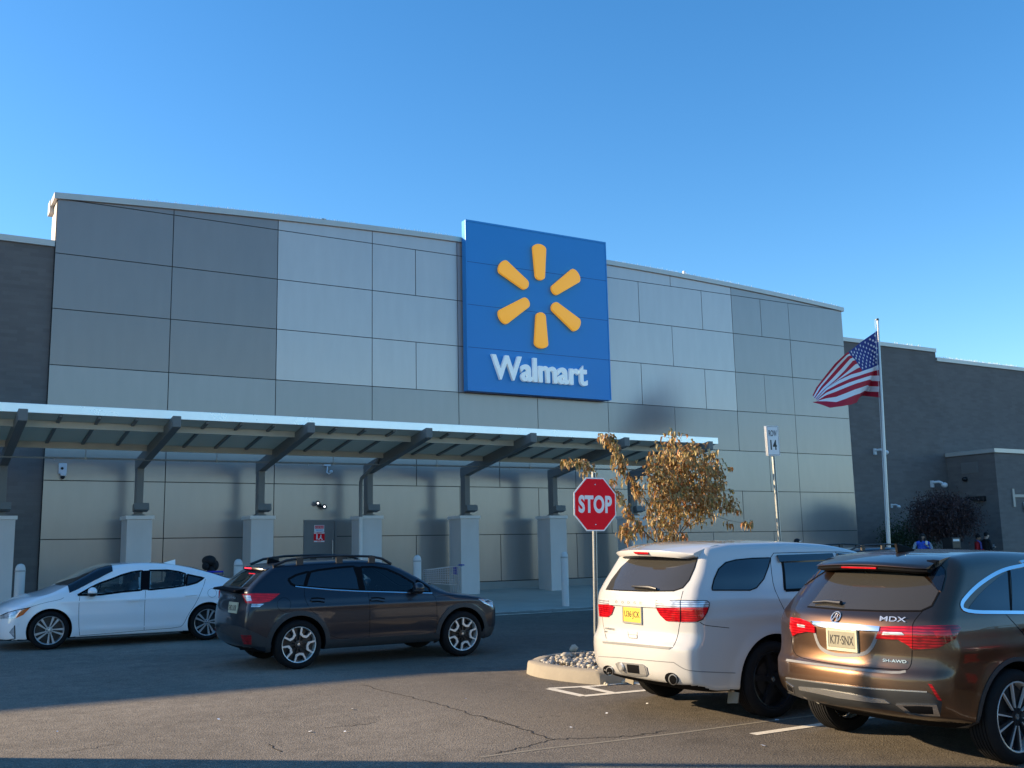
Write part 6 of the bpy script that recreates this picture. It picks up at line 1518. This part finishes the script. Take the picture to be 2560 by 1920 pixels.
mx_.ribbon('plate_recess', px(M_, [(388, 640), (410, 730), (440, 790), (520, 832), (640, 842), (745, 834), (800, 800), (838, 730), (852, 680)]), .030, 'grey_trim', off=.002, smooth=2)
mx_.box_on('number_plate', M_(600, 725), (.285, .135), 'plate_worn', depth=.010, frame='plate_cream', fwid=.018, txt='K77·SNX', th=.56, out=.0)
mx_.place_text('badge', 'MDX', M_(968, 577), .215, .042, 'satin_silver', .005); mx_.place_text('badge', 'SH-AWD', M_(980, 880), .19, .024, 'satin_silver', .004)
def ring_on(car, P, rx, rz, mat, w=.008):
    c = Vector(car.local([P], .008)[0]); n = Vector(car.grad(np.array([c]))[0]); r_ = Vector((0, 0, 1)).cross(n).normalized(); up = n.cross(r_)
    b = MB(mat); b.tube([c + r_ * rx * math.cos(a) + up * rz * math.sin(a) for a in [2 * math.pi * k / 28 for k in range(29)]], w, 6, cap=False)
    for sg in (-1, 1): b.tube([c + r_ * sg * rx * .16 + up * rz * .75, c + r_ * sg * rx * .34 - up * rz * .1, c + r_ * sg * rx * .62 - up * rz * .72], [w * .8, w, w * 1.3], 6)
    b.tube([c - r_ * rx * .3 - up * rz * .02, c + r_ * rx * .3 - up * rz * .02], w * .8, 6); b.build('emblem', car.root, smooth=True)
ring_on(mx_, M_(552, 560), .046, .050, 'satin_silver', .006)
for P in ([(1182, 518), (1140, 565), (1115, 600), (1106, 640)], [(1107, 798), (1104, 890), (1085, 935), (1060, 946), (850, 935), (600, 912), (400, 880), (270, 848), (240, 800)], [(1190, 215), (1300, 170), (1345, 210), (1348, 260), (1320, 370)], [(225, 700), (240, 800)]):
    mx_.ribbon('panel_gap', px(M_, P), .007, 'gap_dark', off=.001, smooth=1)
mx_.ribbon('bumper_crease_shade', px(M_, [(190, 872), (350, 895), (600, 930), (850, 956), (1000, 966), (1060, 955)]), .022, 'grey_trim', off=.002, smooth=1)  # grey ribbon painted for the shadow along the bumper crease
mx_.patch('lower_cladding', px(M_, [(186, 1005), (350, 1028), (520, 1050), (780, 1082), (1000, 1096), (1215, 1108), (1260, 1130), (1325, 1178), (1312, 1288), (1180, 1286), (950, 1240), (700, 1215), (460, 1192), (300, 1150), (200, 1112)]), 'dark_grey_trim', off=.006)
mx_.ribbon('chrome_strip', px(M_, [(186, 1003), (350, 1026), (520, 1048), (780, 1080), (1000, 1094), (1215, 1106)]), .010, 'satin_silver', off=.010, smooth=1)
mx_.patch('skid_plate', px(M_, [(278, 1068), (450, 1086), (650, 1120), (800, 1150), (905, 1165), (945, 1190), (820, 1184), (560, 1150), (400, 1115), (285, 1092)]), 'satin_silver', off=.014)
mx_.patch('bumper_reflector', px(M_, [(1222, 1045), (1250, 1052), (1325, 1172), (1296, 1164)]), 'lamp_red', off=.013)
mx_.patch('exhaust_tip', px(M_, [(985, 1200), (1130, 1198), (1285, 1201), (1312, 1284), (1150, 1280), (1075, 1268)]), 'chrome', off=.018, thick=.0)
mx_.patch('exhaust_opening', px(M_, [(1040, 1212), (1150, 1210), (1255, 1216), (1262, 1268), (1160, 1266), (1100, 1258)]), 'under_black', off=.022)
mx_.patch('exhaust_tip', px(M_, [(184, 1030), (240, 1070), (250, 1120), (205, 1100)]), 'chrome', off=.012); mx_.patch('exhaust_opening', px(M_, [(194, 1052), (232, 1080), (238, 1108), (206, 1090)]), 'under_black', off=.016)
# spoiler with lit-looking brake lamp and black side fins
spoiler(mx_, -.66, -.20, 1.600, .022, .60, .13, .03, 'paint_bronze')
spoiler(mx_, -.652, -.36, 1.577, .030, .60, .13, .03, 'gap_dark', 'spoiler_underside')
b = MB('lamp_red'); b.box((-.664, -.19, 1.556), (-.640, .19, 1.572)); b.build('brake_light', mx_.root, bevel=.003)
mx_.patch('spoiler_fin', px(M_, [(1195, 218), (1300, 182), (1343, 212), (1346, 262), (1316, 374), (1290, 360), (1250, 300)]), 'glass_dark', off=.012, mirror=True)
wp = mx_.local([M_(388, 452), M_(590, 458), M_(480, 446)], .03); b = MB('rim_dark'); b.tube([tuple(wp[0]), tuple(wp[2]), tuple(wp[1])], [.010, .014, .02], 8); b.build('rear_wiper', mx_.root, smooth=True)
b = MB('gap_dark'); fc = mx_.local([M_(1040, 120)])[0]; b.prism([(-.16, -.025, 1.685), (-.15, -.006, 1.765), (-.02, -.004, 1.745), (.10, -.025, 1.70)], (0, .03, 0)); b.build('aerial_fin', mx_.root, bevel=.008)
# side glazing with chrome surround (local metres)
QGp = px(M_, [(1513, 512), (1530, 478), (1590, 402), (1665, 330), (1740, 268), (1800, 228), (1822, 512)])
e0_ = mx_.local(px(M_, [(1832, 512), (1818, 218), (1921, 198), (1921, 515)])); RG = [(e0_[0][0], e0_[0][2]), (e0_[1][0], e0_[1][2]), (e0_[2][0], e0_[2][2]), (.55, 1.585), (.86, 1.565), (.90, e0_[3][2]), (e0_[3][0], e0_[3][2])]
zb_ = e0_[3][2]; FG = [(.98, zb_), (.94, 1.56), (1.3, 1.50), (1.75, 1.34), (1.98, zb_ - .01)]
mx_.patch('quarter_window', QGp, 'glass_dark', off=.004, mirror=True)
for P in (RG, FG): mx_.patch('side_window', P, 'glass_dark', mode='side', off=.004, mirror=True)
mx_.ribbon('chrome_surround', px(M_, [(1925, 527), (1830, 526), (1500, 524), (1458, 470), (1520, 392), (1585, 330), (1650, 283), (1720, 240), (1800, 206), (1925, 181)]), .030, 'chrome', off=.008, mirror=True, smooth=2)
ec_ = mx_.local(px(M_, [(1921, 527), (1921, 182)]))
mx_.ribbon('chrome_surround', [(ec_[0][0], ec_[0][2]), (1.0, ec_[0][2]), (2.0, ec_[0][2] - .01)], .026, 'chrome', mode='side', off=.008, mirror=True)
mx_.ribbon('chrome_surround', [(ec_[1][0], ec_[1][2]), (.55, 1.612), (.9, 1.59), (1.35, 1.51), (1.8, 1.345), (2.0, ec_[0][2] - .01)], .026, 'chrome', mode='side', off=.008, mirror=True, smooth=1)
mx_.patch('door_pillar', px(M_, [(1822, 515), (1834, 515), (1818, 205), (1802, 212)]), 'gap_dark', off=.006, mirror=True)
for P in ([(-.01, 1.20), (.12, 1.05), (.30, .88), (.44, .72), (.50, .42)], [(.90, 1.22), (.92, .8), (.90, .42)], [(.50, .42), (2.1, .42)], [(2.05, 1.2), (2.1, .42)]): mx_.ribbon('panel_gap', P, .007, 'gap_dark', mode='side', off=.001, smooth=1, mirror=True)
for x in (.18, 1.08): mx_.ribbon('door_handle', [(x, 1.06), (x + .24, 1.06)], .034, 'paint_bronze', mode='side', off=.032, mirror=True)
mx_.patch('sill_cladding', [(.47, .29), (2.35, .29), (2.35, .38), (.47, .38)], 'dark_grey_trim', mode='side', off=.008, mirror=True)
arch_ring(mx_, 0, .437, .47, -10, 190, 'dark_grey_trim', .008); arch_ring(mx_, 2.82, .437, .47, -10, 190, 'dark_grey_trim', .008)
mx_.patch('windscreen', [(1.45, -.60), (1.45, .60), (2.32, .72), (2.38, 0), (2.32, -.72)], 'glass_dark', mode='top', off=.008)
mx_.patch('headlamp', [(.45, .70), (.85, .72), (.88, .84), (.45, .80)], 'lamp_clear', mode='front', off=.005, mirror=True)
mirror_piece(mx_, (1.95, 1.10, 1.24), 'paint_bronze', 1.1)
b = MB('under_black'); b.box((-.55, -.45, .36), (-.2, .45, .48)); b.tube([(-.05, -.8, .37), (-.05, .8, .37)], .05, 8); b.build('rear_axle', mx_.root)
mx_.wheels('blade', .375, .282, yface=.975, turns=(.35, .1, .6, .2))
# two-tone of the tailgate cars' inner wheel housings is black liner, built by the body cut

# ================================================================== ADDED UNSEEN FOR A SHADOW AND A REFLECTION, AND A HALF-HIDDEN CAR
def copy_tree(o, parent=None):
    c = o.copy(); COL.objects.link(c)
    if parent is not None: c.parent = parent
    for ch in list(o.children): copy_tree(ch, c)
    return c
vn = empty('added_box_van', (-5.4, 11.73, gz(11.73)), label='unseen white box van, added left of the frame to cast the shadow along the bottom edge', cat='van')  # made-up van, shaped to cast the shadow at the bottom edge
b = MB('paint_white'); b.box((-1.9, -1.1, .75), (2.95, 1.1, 3.30)); b.build('cargo_box', vn, bevel=.03)
b = MB('paint_white'); b.prism([(-1.95, -1.0, .45), (-1.95, -1.0, 2.2), (-2.5, -1.0, 2.2), (-3.05, -1.0, 1.45), (-3.7, -1.0, 1.2), (-3.75, -1.0, .45)], (0, 2.0, 0)); cb = b.build('cab', vn, bevel=.05)
b = MB('glass_dark'); b.prism([(-2.54, -.85, 2.14), (-3.04, -.85, 1.47), (-3.06, -.85, 1.48), (-2.56, -.85, 2.15)], (0, 1.7, 0)); b.build('windscreen', cb)
for y_ in (-1.006, 1.0):
    b = MB('glass_dark'); b.prism([(-2.15, y_, 1.35), (-2.15, y_, 2.05), (-2.5, y_, 2.05), (-2.9, y_, 1.4)], (0, .006, 0)); b.build('side_window', cb)
b = MB('dark_grey_trim'); b.box((-3.6, -.5, .42), (2.9, .5, .74)); b.build('chassis', vn)
for x_ in (-3.0, 1.6):
    for y_ in (-1.0, .76):
        b = MB('tyre_rubber'); M = Matrix.Translation((x_, y_, .40)) @ Matrix.Rotation(math.radians(-90), 4, 'X'); b.lathe([(.24, 0), (.38, 0), (.40, .02), (.40, .22), (.38, .24), (.24, .24)], 36, M, closed=True); b.mat('rim_grey'); b.lathe([(.0, .06), (.24, .04), (.24, .2), (0, .18)], 30, M); b.build('wheel', vn, smooth=True, angle=.6)
n2 = copy_tree(su.root); n2.location = (9.35, 3.45, gz(3.45)); n2['label'] = 'unseen second dark crossover, added right of the frame to be mirrored in the bronze SUV'  # unseen copy, added to darken the reflection in the bronze side
n3 = copy_tree(su.root); n3.location = (17.3, 15.6, gz(15.6)); n3['label'] = 'dark car mostly hidden, its roof just showing over the white SUV'
gx, gy = -2.8, 12.99  # added post, sized for the thin shadow line
e = empty('post', (gx, gy, gz(gy)), label='unseen slim steel post, added left of the frame to throw a thin shadow line', cat='post')
b = MB('dark_grey_trim'); b.lathe([(0, 0), (.075, 0), (.07, 5.4), (0, 5.4)], 14); b.build('column', e, smooth=True, angle=.6)
b = MB('curb_concrete'); b.lathe([(0, -.05), (.2, -.05), (.2, .12), (.17, .15), (0, .15)], 20); b.build('footing', e, smooth=True, angle=.6)
